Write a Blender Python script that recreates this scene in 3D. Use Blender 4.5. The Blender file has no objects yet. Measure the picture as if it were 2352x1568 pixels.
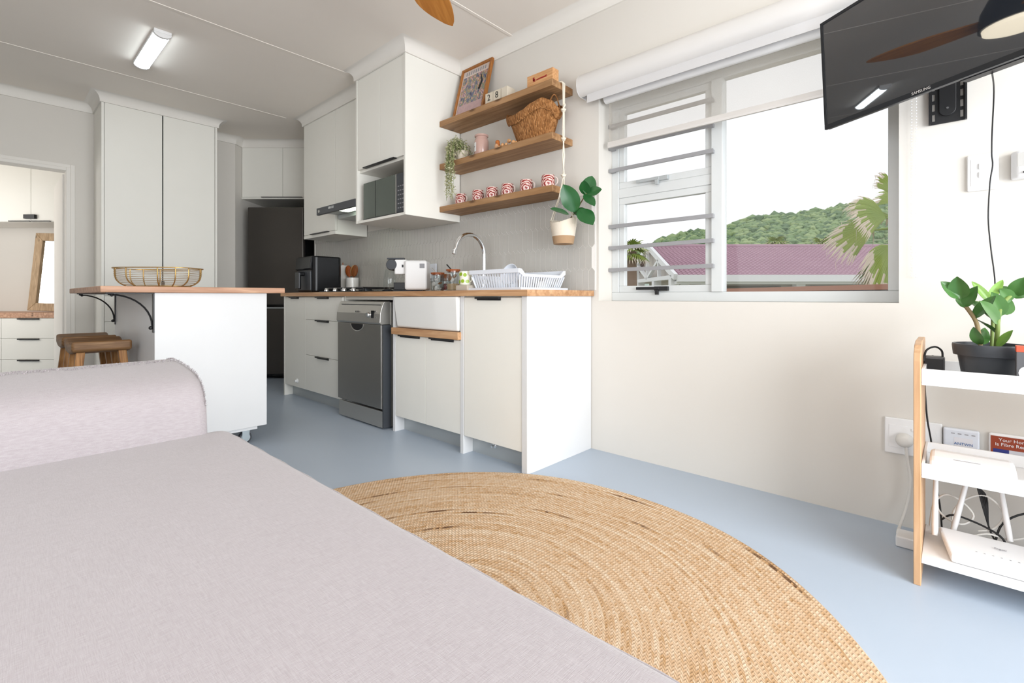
import bpy, bmesh, math, random
from math import sin, cos, pi, radians, sqrt, hypot
from mathutils import Matrix, Vector
random.seed(7)
S = bpy.context.scene
COL = S.collection
# ------------------------------------------------------------------ camera
CAM_H = 0.89
ANG = radians(42.5)
FPX = 1106.0
F = Vector((-sin(ANG), cos(ANG), 0)); R = Vector((cos(ANG), sin(ANG), 0)); U = Vector((0, 0, 1))
CPOS = Vector((0, 0, CAM_H))
cd = bpy.data.cameras.new('camera'); cam = bpy.data.objects.new('camera', cd); COL.objects.link(cam)
cd.sensor_width = 36.0; cd.lens = FPX / 2352 * 36.0; cd.shift_y = -(784 - 681) / 2352
cd.clip_start = 0.05; cd.clip_end = 2000
cam.location = CPOS; cam.rotation_euler = (pi / 2, 0, ANG)
S.camera = cam
# ------------------------------------------------------------------ world, added daylight lamps, exposure
W = bpy.data.worlds.new('sky'); S.world = W; W.use_nodes = True
bg = W.node_tree.nodes['Background']; bg.inputs[0].default_value = (0.965, 0.98, 1.0, 1); bg.inputs[1].default_value = 1.08
def area(name, loc, rot, sx, sy, power, col=(1, 1, 1)):
    l = bpy.data.lights.new(name, 'AREA'); l.shape = 'RECTANGLE'; l.size = sx; l.size_y = sy; l.energy = power; l.color = col
    o = bpy.data.objects.new(name, l); COL.objects.link(o); o.location = loc; o.rotation_euler = rot
    return o
area('daylight_boost_sliding_door', (2.60, 0.5, 1.10), (0, radians(70), 0), 2.05, 2.9, 235, (0.93, 0.965, 1.0))  # lamp added in the unseen sliding door, on top of the sky
area('daylight_boost_back_window', (-0.6, -1.34, 1.5), (radians(76), 0, 0), 2.9, 1.2, 26, (0.97, 0.98, 1.0))  # weaker added lamp strengthening the unseen back window
area('daylight_boost_bedroom_window', (-7.0, -1.34, 1.45), (radians(90), 0, 0), 1.4, 1.2, 22, (1.0, 0.97, 0.93))  # lamp added at the unseen bedroom window to brighten that room
S.view_settings.view_transform = 'Standard'; S.view_settings.look = 'None'
S.view_settings.exposure = 0.0; S.view_settings.gamma = 1.0; S.view_settings.use_curve_mapping = False
# ------------------------------------------------------------------ helpers: geometry
MW = {}
def lin(c):
    if isinstance(c, str):
        c = [int(c[i:i + 2], 16) / 255 for i in (0, 2, 4)]
        return tuple((x / 12.92 if x <= .04045 else ((x + .055) / 1.055) ** 2.4) for x in c)
    return tuple(c)
def cm(lat, z):
    return (lat * R.x + z * F.x, lat * R.y + z * F.y)
def pw(x, y, z):
    return CPOS + z * (F + (x - 1176) / FPX * R + (681 - y) / FPX * U)
def pY(x, Y):
    u = (x - 1176) / FPX; z = Y / (F.y + u * R.y); return z * (F.x + u * R.x), z
def hgt(y, z):
    return CAM_H + (681 - y) / FPX * z
class MB:
    def __init__(s): s.v = []; s.f = []; s.uv = None
    def add(s, vs, fs):
        b = len(s.v); s.v += [tuple(p) for p in vs]; s.f += [tuple(b + i for i in q) for q in fs]; return s
    def box(s, x0, x1, y0, y1, z0, z1):
        return s.add([(x0, y0, z0), (x1, y0, z0), (x1, y1, z0), (x0, y1, z0), (x0, y0, z1), (x1, y0, z1), (x1, y1, z1), (x0, y1, z1)],
                     [(0, 3, 2, 1), (4, 5, 6, 7), (0, 1, 5, 4), (1, 2, 6, 5), (2, 3, 7, 6), (3, 0, 4, 7)])
    def prism(s, poly, ax, a, b):
        n = len(poly)
        def mk(p, t):
            return {'x': (t, p[0], p[1]), 'y': (p[0], t, p[1]), 'z': (p[0], p[1], t)}[ax]
        return s.add([mk(p, a) for p in poly] + [mk(p, b) for p in poly],
                     [tuple(range(n)), tuple(range(2 * n - 1, n - 1, -1))] + [(i, (i + 1) % n, n + (i + 1) % n, n + i) for i in range(n)])
    def tube(s, pts, r, n=8, cap=True, closed=False):
        pts = [Vector(p) for p in pts]; m = len(pts); rings = []; prev = None
        rr = r if isinstance(r, (list, tuple)) else [r] * m
        for i, p in enumerate(pts):
            if closed: t = (pts[(i + 1) % m] - pts[i - 1])
            else: t = pts[min(i + 1, m - 1)] - pts[max(i - 1, 0)]
            if t.length < 1e-9: t = Vector((0, 0, 1))
            t.normalize()
            if prev is None:
                a = Vector((0, 0, 1)) if abs(t.z) < .9 else Vector((1, 0, 0))
                nx = a.cross(t).normalized()
            else:
                nx = (prev - prev.dot(t) * t)
                nx = nx.normalized() if nx.length > 1e-6 else prev
            prev = nx; ny = t.cross(nx)
            rings.append([p + rr[i] * (cos(2 * pi * k / n) * nx + sin(2 * pi * k / n) * ny) for k in range(n)])
        vs = [q for g in rings for q in g]; fs = []
        for i in range(m if closed else m - 1):
            j = (i + 1) % m
            fs += [(i * n + k, i * n + (k + 1) % n, j * n + (k + 1) % n, j * n + k) for k in range(n)]
        if cap and not closed: fs += [tuple(range(n - 1, -1, -1)), tuple((m - 1) * n + k for k in range(n))]
        return s.add(vs, fs)
    def lathe(s, prof, c=(0, 0, 0), n=24, sx=1, sy=1, cap=True, ax='z'):
        vs = []
        for r, h in prof:
            for k in range(n):
                a = 2 * pi * k / n; p = (r * cos(a) * sx, r * sin(a) * sy, h)
                if ax == 'y': p = (p[0], p[2], p[1])
                if ax == 'x': p = (p[2], p[0], p[1])
                vs.append((c[0] + p[0], c[1] + p[1], c[2] + p[2]))
        m = len(prof)
        fs = [(i * n + k, i * n + (k + 1) % n, (i + 1) * n + (k + 1) % n, (i + 1) * n + k) for i in range(m - 1) for k in range(n)]
        if cap: fs += [tuple(range(n - 1, -1, -1)), tuple((m - 1) * n + k for k in range(n))]
        return s.add(vs, fs)
    def ball(s, c, r, n=10, m=6, sx=1, sy=1, sz=1):
        return s.lathe([(r * max(sin(pi * i / m), .02), -r * cos(pi * i / m) * sz) for i in range(m + 1)], c, n, sx, sy)
    def grid(s, fn, nu, nv, cu=False):
        vs = [fn(i / nu, j / nv) for i in range(nu + 1) for j in range(nv + 1)]
        return s.add(vs, [(i * (nv + 1) + j, (i + 1) * (nv + 1) + j, (i + 1) * (nv + 1) + j + 1, i * (nv + 1) + j + 1) for i in range(nu) for j in range(nv)])
    def xf(s, M):
        s.v = [tuple(M @ Vector(p)) for p in s.v]; return s
    def build(s, name, mat, parent=None, smooth=None, bevel=0, bseg=2, local=False, solid=0):
        return finish(name, s.v, s.f, mat, parent, smooth, bevel, bseg, local, solid)
def finish(name, v, f, mat, parent=None, smooth=None, bevel=0, bseg=2, local=False, solid=0):
    me = bpy.data.meshes.new(name)
    if parent is not None:
        if not local:
            Mi = MW[parent.name].inverted(); v = [tuple(Mi @ Vector(p)) for p in v]
        org = None
    else:
        xs = [p[0] for p in v]; ys = [p[1] for p in v]; zs = [p[2] for p in v]
        org = Vector(((min(xs) + max(xs)) / 2, (min(ys) + max(ys)) / 2, min(zs)))
        v = [(p[0] - org.x, p[1] - org.y, p[2] - org.z) for p in v]
    me.from_pydata(v, [], f)
    bm = bmesh.new(); bm.from_mesh(me); bmesh.ops.recalc_face_normals(bm, faces=bm.faces); bm.to_mesh(me); bm.free()
    if mat is not None: me.materials.append(mat)
    if smooth:
        me.polygons.foreach_set('use_smooth', [True] * len(me.polygons)); me.set_sharp_from_angle(angle=radians(smooth))
    o = bpy.data.objects.new(name, me); COL.objects.link(o)
    if parent is not None:
        o.parent = parent; MW[o.name] = MW[parent.name].copy()
    else:
        o.location = org; MW[o.name] = Matrix.Translation(org)
    if bevel:
        m = o.modifiers.new('bevel', 'BEVEL'); m.width = bevel; m.segments = bseg; m.limit_method = 'ANGLE'; m.angle_limit = radians(40)
    if solid:
        m = o.modifiers.new('solid', 'SOLIDIFY'); m.thickness = solid; m.offset = 0
    return o
def tag(o, label=None, cat=None, group=None, kind=None):
    if label: o['label'] = label
    if cat: o['category'] = cat
    if group: o['group'] = group
    if kind: o['kind'] = kind
    return o
def thing(name, label, cat, loc=(0, 0, 0), rz=0, group=None):
    o = bpy.data.objects.new(name, None); COL.objects.link(o); o.empty_display_size = .05
    o.location = loc; o.rotation_euler = (0, 0, rz)
    MW[o.name] = Matrix.Translation(Vector(loc)) @ Matrix.Rotation(rz, 4, 'Z')
    return tag(o, label, cat, group)
def copy_tree(o, parent=None):
    c = o.copy(); COL.objects.link(c); c.parent = parent
    for ch in [x for x in bpy.data.objects if x.parent == o]: copy_tree(ch, c)
    return c
def text(name, body, size, M, mat, parent, extrude=.0004, align='CENTER'):
    cu = bpy.data.curves.new(name, 'FONT'); cu.body = body; cu.size = size; cu.extrude = extrude; cu.align_x = align; cu.align_y = 'CENTER'; cu.resolution_u = 3
    t = bpy.data.objects.new(name + '_tmp', cu); COL.objects.link(t)
    dg = bpy.context.evaluated_depsgraph_get(); me = bpy.data.meshes.new_from_object(t.evaluated_get(dg))
    bpy.data.objects.remove(t)
    me.transform(MW[parent.name].inverted() @ M); me.materials.clear(); me.materials.append(mat); me.name = name
    o = bpy.data.objects.new(name, me); COL.objects.link(o); o.parent = parent; MW[o.name] = MW[parent.name].copy()
    return o
def facing(origin, xdir, up):
    x = Vector(xdir).normalized(); y = Vector(up); y = (y - y.dot(x) * x).normalized(); z = x.cross(y)
    M = Matrix((x, y, z)).transposed().to_4x4(); M.translation = Vector(origin); return M
def sweep(path, prof, closed=False):
    """path: xy points (room on the left-hand side); prof: (offset into room, z)"""
    mb = MB(); n = len(path); k = len(prof); P = [Vector(p) for p in path]; dirs = []
    for i in range(n):
        def nor(a, b):
            d = (b - a).normalized(); return Vector((-d.y, d.x))
        if i == 0: m = nor(P[0], P[1]); sc = 1
        elif i == n - 1: m = nor(P[-2], P[-1]); sc = 1
        else:
            a = nor(P[i - 1], P[i]); b = nor(P[i], P[i + 1]); m = (a + b)
            if m.length < 1e-5: m = a
            m.normalize(); sc = 1 / max(m.dot(a), .35)
        dirs.append(m * sc)
    vs = []
    for i in range(n):
        for o, z in prof: q = P[i] + dirs[i] * o; vs.append((q.x, q.y, z))
    fs = [(i * k + j, i * k + (j + 1) % k, (i + 1) * k + (j + 1) % k, (i + 1) * k + j) for i in range(n - 1) for j in range(k)]
    fs += [tuple(range(k)), tuple((n - 1) * k + j for j in range(k))]
    return mb.add(vs, fs)
# ------------------------------------------------------------------ helpers: materials
def nt(name):
    m = bpy.data.materials.new(name); m.use_nodes = True; t = m.node_tree; return m, t, t.nodes['Principled BSDF']
def N(t, typ, **kw):
    n = t.nodes.new(typ)
    for k, v in kw.items(): setattr(n, k, v)
    return n
def rgba(c): c = lin(c); return (c[0], c[1], c[2], 1)
def mixc(t, fac, a, b):
    m = N(t, 'ShaderNodeMix', data_type='RGBA')
    for sock, val in ((m.inputs[0], fac), (m.inputs[6], a), (m.inputs[7], b)):
        if hasattr(val, 'links'): t.links.new(val, sock)
        else: sock.default_value = val
    return m.outputs[2]
def mat(name, col, rough=.5, metal=0., spec=.5, col2=None, nscale=6, bump=0, bscale=150, stretch=(1, 1, 1), emit=0, coat=0, trans=0, ior=1.45):
    m, t, p = nt(name)
    p.inputs['Base Color'].default_value = rgba(col); p.inputs['Roughness'].default_value = rough; p.inputs['Metallic'].default_value = metal
    p.inputs['Specular IOR Level'].default_value = spec; p.inputs['Coat Weight'].default_value = coat; p.inputs['Transmission Weight'].default_value = trans; p.inputs['IOR'].default_value = ior
    tc = N(t, 'ShaderNodeTexCoord'); mp = N(t, 'ShaderNodeMapping'); mp.inputs['Scale'].default_value = stretch; t.links.new(tc.outputs['Object'], mp.inputs[0])
    c2 = col2 if col2 is not None else tuple(x * .97 for x in lin(col))
    ns = N(t, 'ShaderNodeTexNoise'); ns.inputs['Scale'].default_value = nscale; ns.inputs['Detail'].default_value = 4; t.links.new(mp.outputs[0], ns.inputs[0])
    t.links.new(mixc(t, ns.outputs[0], rgba(col), rgba(c2)), p.inputs['Base Color'])
    if bump:
        nb = N(t, 'ShaderNodeTexNoise'); nb.inputs['Scale'].default_value = bscale; nb.inputs['Detail'].default_value = 3; t.links.new(mp.outputs[0], nb.inputs[0])
        b = N(t, 'ShaderNodeBump'); b.inputs['Strength'].default_value = bump; b.inputs['Distance'].default_value = .002; t.links.new(nb.outputs[0], b.inputs['Height']); t.links.new(b.outputs[0], p.inputs['Normal'])
    if emit: p.inputs['Emission Color'].default_value = rgba(col); p.inputs['Emission Strength'].default_value = emit
    return m
def wood(name, ca, cb, cc, axis='x', scale=1., rough=.5, knots=True):
    m, t, p = nt(name); p.inputs['Roughness'].default_value = rough; p.inputs['Specular IOR Level'].default_value = .35
    tc = N(t, 'ShaderNodeTexCoord'); mp = N(t, 'ShaderNodeMapping'); s = [22 * scale] * 3; s['xyz'.index(axis)] = 1.6 * scale
    mp.inputs['Scale'].default_value = s; t.links.new(tc.outputs['Object'], mp.inputs[0])
    n1 = N(t, 'ShaderNodeTexNoise'); n1.inputs['Scale'].default_value = 1.6; n1.inputs['Detail'].default_value = 6; n1.inputs['Distortion'].default_value = .6; t.links.new(mp.outputs[0], n1.inputs[0])
    r = N(t, 'ShaderNodeValToRGB'); e = r.color_ramp.elements; e[0].position = .32; e[0].color = rgba(ca); e[1].position = .7; e[1].color = rgba(cb); e.new(.5).color = rgba(cc)
    t.links.new(n1.outputs[0], r.inputs[0])
    out = r.outputs[0]
    if knots:
        mk = N(t, 'ShaderNodeMapping'); sk = [9 * scale] * 3; sk['xyz'.index(axis)] = 3.2 * scale; mk.inputs['Scale'].default_value = sk; t.links.new(tc.outputs['Object'], mk.inputs[0])
        vo = N(t, 'ShaderNodeTexVoronoi'); vo.inputs['Scale'].default_value = 1.; t.links.new(mk.outputs[0], vo.inputs[0])
        rr = N(t, 'ShaderNodeValToRGB'); rr.color_ramp.elements[0].position = .06; rr.color_ramp.elements[0].color = (1, 1, 1, 1); rr.color_ramp.elements[1].position = .16; rr.color_ramp.elements[1].color = (0, 0, 0, 1)
        t.links.new(vo.outputs[0], rr.inputs[0]); dk = tuple(x * .45 for x in lin(ca))
        out = mixc(t, rr.outputs[0], out, (dk[0], dk[1], dk[2], 1))
    t.links.new(out, p.inputs['Base Color'])
    b = N(t, 'ShaderNodeBump'); b.inputs['Strength'].default_value = .12; b.inputs['Distance'].default_value = .002; t.links.new(n1.outputs[0], b.inputs['Height']); t.links.new(b.outputs[0], p.inputs['Normal'])
    return m
def glass(name, tint=(1, 1, 1), gloss=.08):
    m, t, p = nt(name); t.nodes.remove(p); o = t.nodes['Material Output']
    tr = N(t, 'ShaderNodeBsdfTransparent'); tr.inputs[0].default_value = (*tint, 1); gl = N(t, 'ShaderNodeBsdfGlossy'); gl.inputs['Roughness'].default_value = .02
    fr = N(t, 'ShaderNodeLayerWeight'); fr.inputs[0].default_value = .25
    mu = N(t, 'ShaderNodeMath', operation='MULTIPLY_ADD'); mu.inputs[1].default_value = .10; mu.inputs[2].default_value = gloss * .1; t.links.new(fr.outputs['Fresnel'], mu.inputs[0])
    mx = N(t, 'ShaderNodeMixShader'); t.links.new(mu.outputs[0], mx.inputs[0]); t.links.new(tr.outputs[0], mx.inputs[1]); t.links.new(gl.outputs[0], mx.inputs[2]); t.links.new(mx.outputs[0], o.inputs[0])
    return m
def fabric(name, col, col2, sc=900, bump=.4, tr=0):
    m, t, p = nt(name); p.inputs['Roughness'].default_value = .92; p.inputs['Specular IOR Level'].default_value = .15; p.inputs['Sheen Weight'].default_value = .25
    tc = N(t, 'ShaderNodeTexCoord'); outs = []
    for st in ((1, .06, .3), (.06, 1, 1)):
        mp = N(t, 'ShaderNodeMapping'); mp.inputs['Scale'].default_value = [s * sc for s in st]; t.links.new(tc.outputs['Object'], mp.inputs[0])
        n = N(t, 'ShaderNodeTexNoise'); n.inputs['Scale'].default_value = 1; n.inputs['Detail'].default_value = 2; t.links.new(mp.outputs[0], n.inputs[0]); outs.append(n.outputs[0])
    ad = N(t, 'ShaderNodeMath', operation='ADD'); t.links.new(outs[0], ad.inputs[0]); t.links.new(outs[1], ad.inputs[1])
    rm = N(t, 'ShaderNodeMapRange'); rm.inputs[1].default_value = .7; rm.inputs[2].default_value = 1.3; t.links.new(ad.outputs[0], rm.inputs[0])
    big = N(t, 'ShaderNodeTexNoise'); big.inputs['Scale'].default_value = 5; t.links.new(tc.outputs['Object'], big.inputs[0])
    c = mixc(t, rm.outputs[0], rgba(col), rgba(col2)); dk = tuple(x * .93 for x in lin(col))
    mr = N(t, 'ShaderNodeMath', operation='MULTIPLY'); mr.inputs[1].default_value = .35; t.links.new(big.outputs[0], mr.inputs[0])
    t.links.new(mixc(t, mr.outputs[0], c, (*dk, 1)), p.inputs['Base Color'])
    b = N(t, 'ShaderNodeBump'); b.inputs['Strength'].default_value = bump; b.inputs['Distance'].default_value = .001; t.links.new(ad.outputs[0], b.inputs['Height']); t.links.new(b.outputs[0], p.inputs['Normal'])
    return m
Mt = {}
Mt['wall'] = mat('wall_paint', (.70, .668, .618), .75, spec=.25, nscale=2.5, bump=.12, bscale=60)
Mt['ceil'] = mat('ceiling_paint', (.86, .805, .735), .8, spec=.2)
Mt['trim'] = mat('trim_paint', (.80, .77, .72), .55, spec=.3)
Mt['floor'] = mat('floor_epoxy', (.40, .47, .56), .33, spec=.5, col2=(.445, .51, .595), nscale=1.3, bump=.06, bscale=7)
Mt['cab'] = mat('cabinet_white', (.84, .825, .765), .42, spec=.4)
Mt['cabw'] = mat('panel_white', (.73, .735, .74), .38, spec=.45)
Mt['kick'] = mat('kickboard_grey', (.46, .49, .50), .4, metal=.3)
Mt['black'] = mat('black_metal', (.012, .012, .013), .42)
Mt['blackp'] = mat('black_plastic', (.008, .0085, .010), .22, spec=.35)
Mt['dark'] = mat('dark_grey_plastic', (.045, .05, .058), .42)
Mt['top'] = wood('worktop_wood', 'a67a54', 'cba37c', 'b98e67', 'x', 1.2, .42)
Mt['itop'] = wood('island_top_wood', 'a87f63', 'd2ab8d', 'be947a', 'y', 1.3, .5)
Mt['shelf'] = wood('shelf_wood', '86603f', 'b08a64', '9c7650', 'x', 1.1, .55)
Mt['bamboo'] = wood('bamboo_wood', 'b58c66', 'd0a984', 'c39b75', 'z', 1.4, .4, knots=False)
Mt['stool'] = wood('stool_wood', '684a2c', '93714d', '7b5a3a', 'y', 2.2, .5, knots=False)
Mt['stoolleg'] = wood('stool_leg_wood', '7b4d1f', 'b98652', '996a36', 'z', 2.2, .5, knots=False)
Mt['pine'] = wood('pine_wood', 'b98554', 'd8a878', 'c89666', 'x', 3, .55, knots=False)
Mt['fan'] = wood('fan_blade_wood', 'a86a2c', 'c4853f', 'b57634', 'x', 1.5, .35, knots=False)
Mt['frame'] = wood('frame_wood', '8a5525', 'ad7136', '9c632d', 'z', 2.5, .45, knots=False)
Mt['mirrorwood'] = wood('mirror_frame_wood', '9a7f5f', 'c1a583', 'ad9272', 'z', 2, .6)
Mt['steel'] = mat('stainless_steel', (.34, .33, .31), .3, metal=.9, bump=.05, bscale=300, stretch=(.05, 1, 1))
Mt['steelp'] = mat('steel_panel', (.50, .49, .46), .34, metal=.85)
Mt['steeld'] = mat('dark_steel', (.085, .077, .07), .34, metal=.55, spec=.6)
Mt['chrome'] = mat('chrome', (.82, .84, .86), .08, metal=1)
Mt['zinc'] = mat('zinc', (.55, .62, .65), .3, metal=.9)
Mt['ceramic'] = mat('white_ceramic', (.82, .815, .79), .12, spec=.6, coat=.3)
Mt['tile'] = mat('grey_tile', (.53, .515, .48), .25, spec=.5, col2=(.50, .485, .455), nscale=9)
Mt['grout'] = mat('white_grout', (.88, .86, .83), .9)
Mt['alu'] = mat('white_aluminium', (.64, .66, .66), .35, spec=.5)
Mt['bar'] = mat('backlit_shaded_bar', (.30, .30, .31), .4)  # white bars painted grey, their backlit shade is in the colour
Mt['plastic'] = mat('white_plastic', (.82, .82, .82), .35)
Mt['plasticb'] = mat('pale_plastic', (.72, .76, .83), .3)
Mt['cable_w'] = mat('white_cable', (.72, .70, .66), .5)
Mt['glass'] = glass('window_glass')
Mt['jar'] = glass('jar_glass', (.93, .95, .95), .3)
Mt['rope'] = mat('cotton_rope', (.80, .74, .62), .9, bump=.5, bscale=500)
Mt['sofa'] = fabric('linen_upholstery', (.345, .308, .318), (.43, .395, .41))
Mt['jutepot'] = mat('jute_fabric', (.42, .27, .155), .95, bump=.8, bscale=420)
Mt['cotton'] = mat('cotton_fabric', (.74, .66, .55), .95, bump=.6, bscale=420)
Mt['paper'] = mat('paper_white', (.84, .80, .76), .9)
Mt['soil'] = mat('soil', (.05, .035, .025), .95)
Mt['stem'] = mat('plant_stem', (.22, .16, .075), .7)
Mt['stemg'] = mat('green_stem', (.17, .24, .06), .6)
def leafmat(name, a, b):
    m = mat(name, a, .3, spec=.5, col2=b, nscale=14); return m
Mt['leaf'] = leafmat('rubber_leaf', (.042, .125, .03), (.075, .185, .045))
Mt['leafl'] = leafmat('young_leaf', (.19, .34, .055), (.12, .25, .04))
Mt['leafd'] = leafmat('fig_leaf', (.012, .075, .018), (.022, .115, .03))
Mt['trail'] = leafmat('trailing_leaf', (.20, .22, .06), (.62, .58, .40))
Mt['red'] = mat('red_print', (.30, .02, .012), .6)
Mt['ink'] = mat('black_ink', (.015, .015, .015), .6)
Mt['inkg'] = mat('grey_ink', (.28, .28, .30), .6)
# ------------------------------------------------------------------ structure
CE = 2.61; WY = 2.401; WXL = -5.72
def struct(name, mb, m, parent=None, **k):
    o = mb.build(name, m, parent, **k)
    if parent is None: tag(o, kind='structure')
    return o
struct('floor', MB().box(-9.2, 2.75, -1.45, 2.62, -.1, 0).box(-9.2, -5.11, 2.62, 4.2, -.1, 0), Mt['floor'])
ceil = struct('ceiling', MB().box(-9.2, 2.75, -1.45, 2.62, CE, CE + .12).box(-9.2, -5.11, 2.62, 4.2, CE, CE + .12), Mt['ceil'])
for X in (-4.745, -3.445, -2.15, -.86, .43, 1.7):
    MB().box(X - .011, X + .011, -1.4, WY - .06 if X > -2.7 else (2.0 if X > -4.6 else 1.95), CE - .003, CE + .002).build('cover_strip', Mt['ceil'], ceil, bevel=.002)
# window wall with the window opening
WX0, WX1, WZ0, WZ1 = -1.517, -.156, .865, 2.06
ww = struct('wall_window', MB().box(-5.107, WX0, WY, 2.62, 0, CE).box(WX1, 2.75, WY, 2.62, 0, CE).box(WX0, WX1, WY, 2.62, 0, WZ0).box(WX0, WX1, WY, 2.62, WZ1, CE), Mt['wall'])
# left wall with the doorway
DY0, DY1, DZ = -.36, .50, 2.02
struct('wall_left', MB().box(WXL - .13, WXL, -1.4, DY0, 0, CE).box(WXL - .13, WXL, DY1, 1.815, 0, CE).box(WXL - .13, WXL, DY0, DY1, DZ, CE), Mt['wall'])
def lz_box(lat0, lat1, z0, z1, h0, h1):
    return MB().prism([cm(lat0, z0), cm(lat1, z0), cm(lat1, z1), cm(lat0, z1)], 'z', h0, h1)
struct('wall_niche_left', lz_box(-3.11, -2.991, 5.205, 6.15, 0, CE), Mt['wall'])
struct('wall_niche_right', lz_box(-2.143, -2.02, 5.225, 6.15, 0, CE), Mt['wall'])
struct('wall_niche_back', lz_box(-2.991, -2.143, 6.05, 6.15, 0, CE), Mt['wall'])
# right wall and back wall, both glazed, behind the camera
struct('wall_right', MB().box(2.62, 2.75, -1.4, -.95, 0, CE).box(2.62, 2.75, 1.95, WY, 0, CE).box(2.62, 2.75, -.95, 1.95, 2.17, CE), Mt['wall'])
struct('wall_back', MB().box(-5.85, -2.1, -1.45, -1.36, 0, CE).box(.9, 2.62, -1.45, -1.36, 0, CE).box(-2.1, .9, -1.45, -1.36, 0, .85).box(-2.1, .9, -1.45, -1.36, 2.15, CE), Mt['wall'])
w2 = struct('window_2', MB().box(2.64, 2.70, -.95, -.89, 0, 2.17).box(2.64, 2.70, 1.89, 1.95, 0, 2.17).box(2.64, 2.70, -.89, 1.89, 2.11, 2.17).box(2.64, 2.70, .46, .54, 0, 2.11).box(2.64, 2.70, -.89, .46, 0, .05).box(2.64, 2.70, .54, 1.89, 0, .05), Mt['alu'])
for a, b in ((-.89, .46), (.54, 1.89)): MB().box(2.666, 2.672, a, b, .05, 2.11).build('pane', Mt['glass'], w2)
w3 = struct('window_3', MB().box(-2.1, -2.05, -1.43, -1.38, .85, 2.15).box(.85, .9, -1.43, -1.38, .85, 2.15).box(-2.05, .85, -1.43, -1.38, .85, .9).box(-2.05, .85, -1.43, -1.38, 2.1, 2.15).box(-.63, -.57, -1.43, -1.38, .9, 2.1), Mt['alu'])
for a, b in ((-2.05, -.63), (-.57, .85)): MB().box(a, b, -1.408, -1.403, .9, 2.1).build('pane', Mt['glass'], w3)
# bedroom shell seen through the doorway
struct('wall_bedroom_back', lz_box(-7.6, -3.2, 5.62, 5.72, 0, CE), Mt['wall'])
struct('wall_bedroom_side', MB().box(-9.2, -7.75, -1.45, -1.36, 0, CE).box(-6.25, -5.85, -1.45, -1.36, 0, CE).box(-7.75, -6.25, -1.45, -1.36, 0, .8).box(-7.75, -6.25, -1.45, -1.36, 2.1, CE), Mt['wall'])
w4 = struct('window_4', MB().box(-7.75, -7.7, -1.43, -1.38, .8, 2.1).box(-6.3, -6.25, -1.43, -1.38, .8, 2.1).box(-7.7, -6.3, -1.43, -1.38, .8, .85).box(-7.7, -6.3, -1.43, -1.38, 2.05, 2.1).box(-7.03, -6.97, -1.43, -1.38, .85, 2.05), Mt['alu'])
for a, b in ((-7.7, -7.03), (-6.97, -6.3)): MB().box(a, b, -1.408, -1.403, .85, 2.05).build('pane', Mt['glass'], w4)
# doorway: pressed-steel frame and open door leaf
d1 = tag(thing('door_1', None, None, (WXL, DY1, 0)), kind='structure')
fr = MB()
for o, w, t in ((0, .028, .018), (.028, .030, .008)):
    a, b = DY1 - .03 + o, DY1 - .03 + o + w
    fr.box(WXL, WXL + t, a, b, 0, DZ - .03 + o + w)
    fr.box(WXL, WXL + t, DY0 + .03 - o - w, DY0 + .03 - o, 0, DZ - .03 + o + w)
    fr.box(WXL, WXL + t, DY0 + .03 - o, a, DZ - .03 + o, DZ - .03 + o + w)
fr.box(WXL - .12, WXL, DY1 - .032, DY1 - .002, 0, DZ - .03).box(WXL - .12, WXL, DY0 + .002, DY0 + .032, 0, DZ - .03).box(WXL - .12, WXL, DY0 + .002, DY1 - .002, DZ - .032, DZ - .002)
fr.build('door_frame', Mt['trim'], d1, bevel=.003)
lf = MB().box(-6.62, WXL - .125, .455, .49, .01, DZ - .04).build('door_leaf', Mt['trim'], d1, bevel=.003)
# cornice running round the room and over the cabinets
CT = CE; CB = 2.535
prof = [(0.0, CB), (.012, CB)] + [(.075 - .063 * cos(a), CB + .012 + .063 * sin(a)) for a in [i * pi / 12 for i in range(7)]] + [(.075, CT), (0, CT)]
nl = cm(-2.991, 5.327); nr = cm(-2.143, 5.327)
path = [(2.62, WY), (-2.722, WY), (-2.722, 1.908), (-3.367, 1.908), (-3.367, 2.078), (-4.644, 2.078), (-4.644, WY), (-5.107, WY), nr, nl, (-5.72, 1.815), (-5.72, 1.522), (-5.302, 1.522), (-5.302, .655), (-5.72, .655), (-5.72, -1.36)]
path = path[::-1]
path = [(x, y) for x, y in path]
def flip(p): return [(-o, z) for o, z in p]
tr1 = sweep(path, flip(prof)); struct('trim_1', tr1, Mt['trim'], smooth=30)
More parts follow.
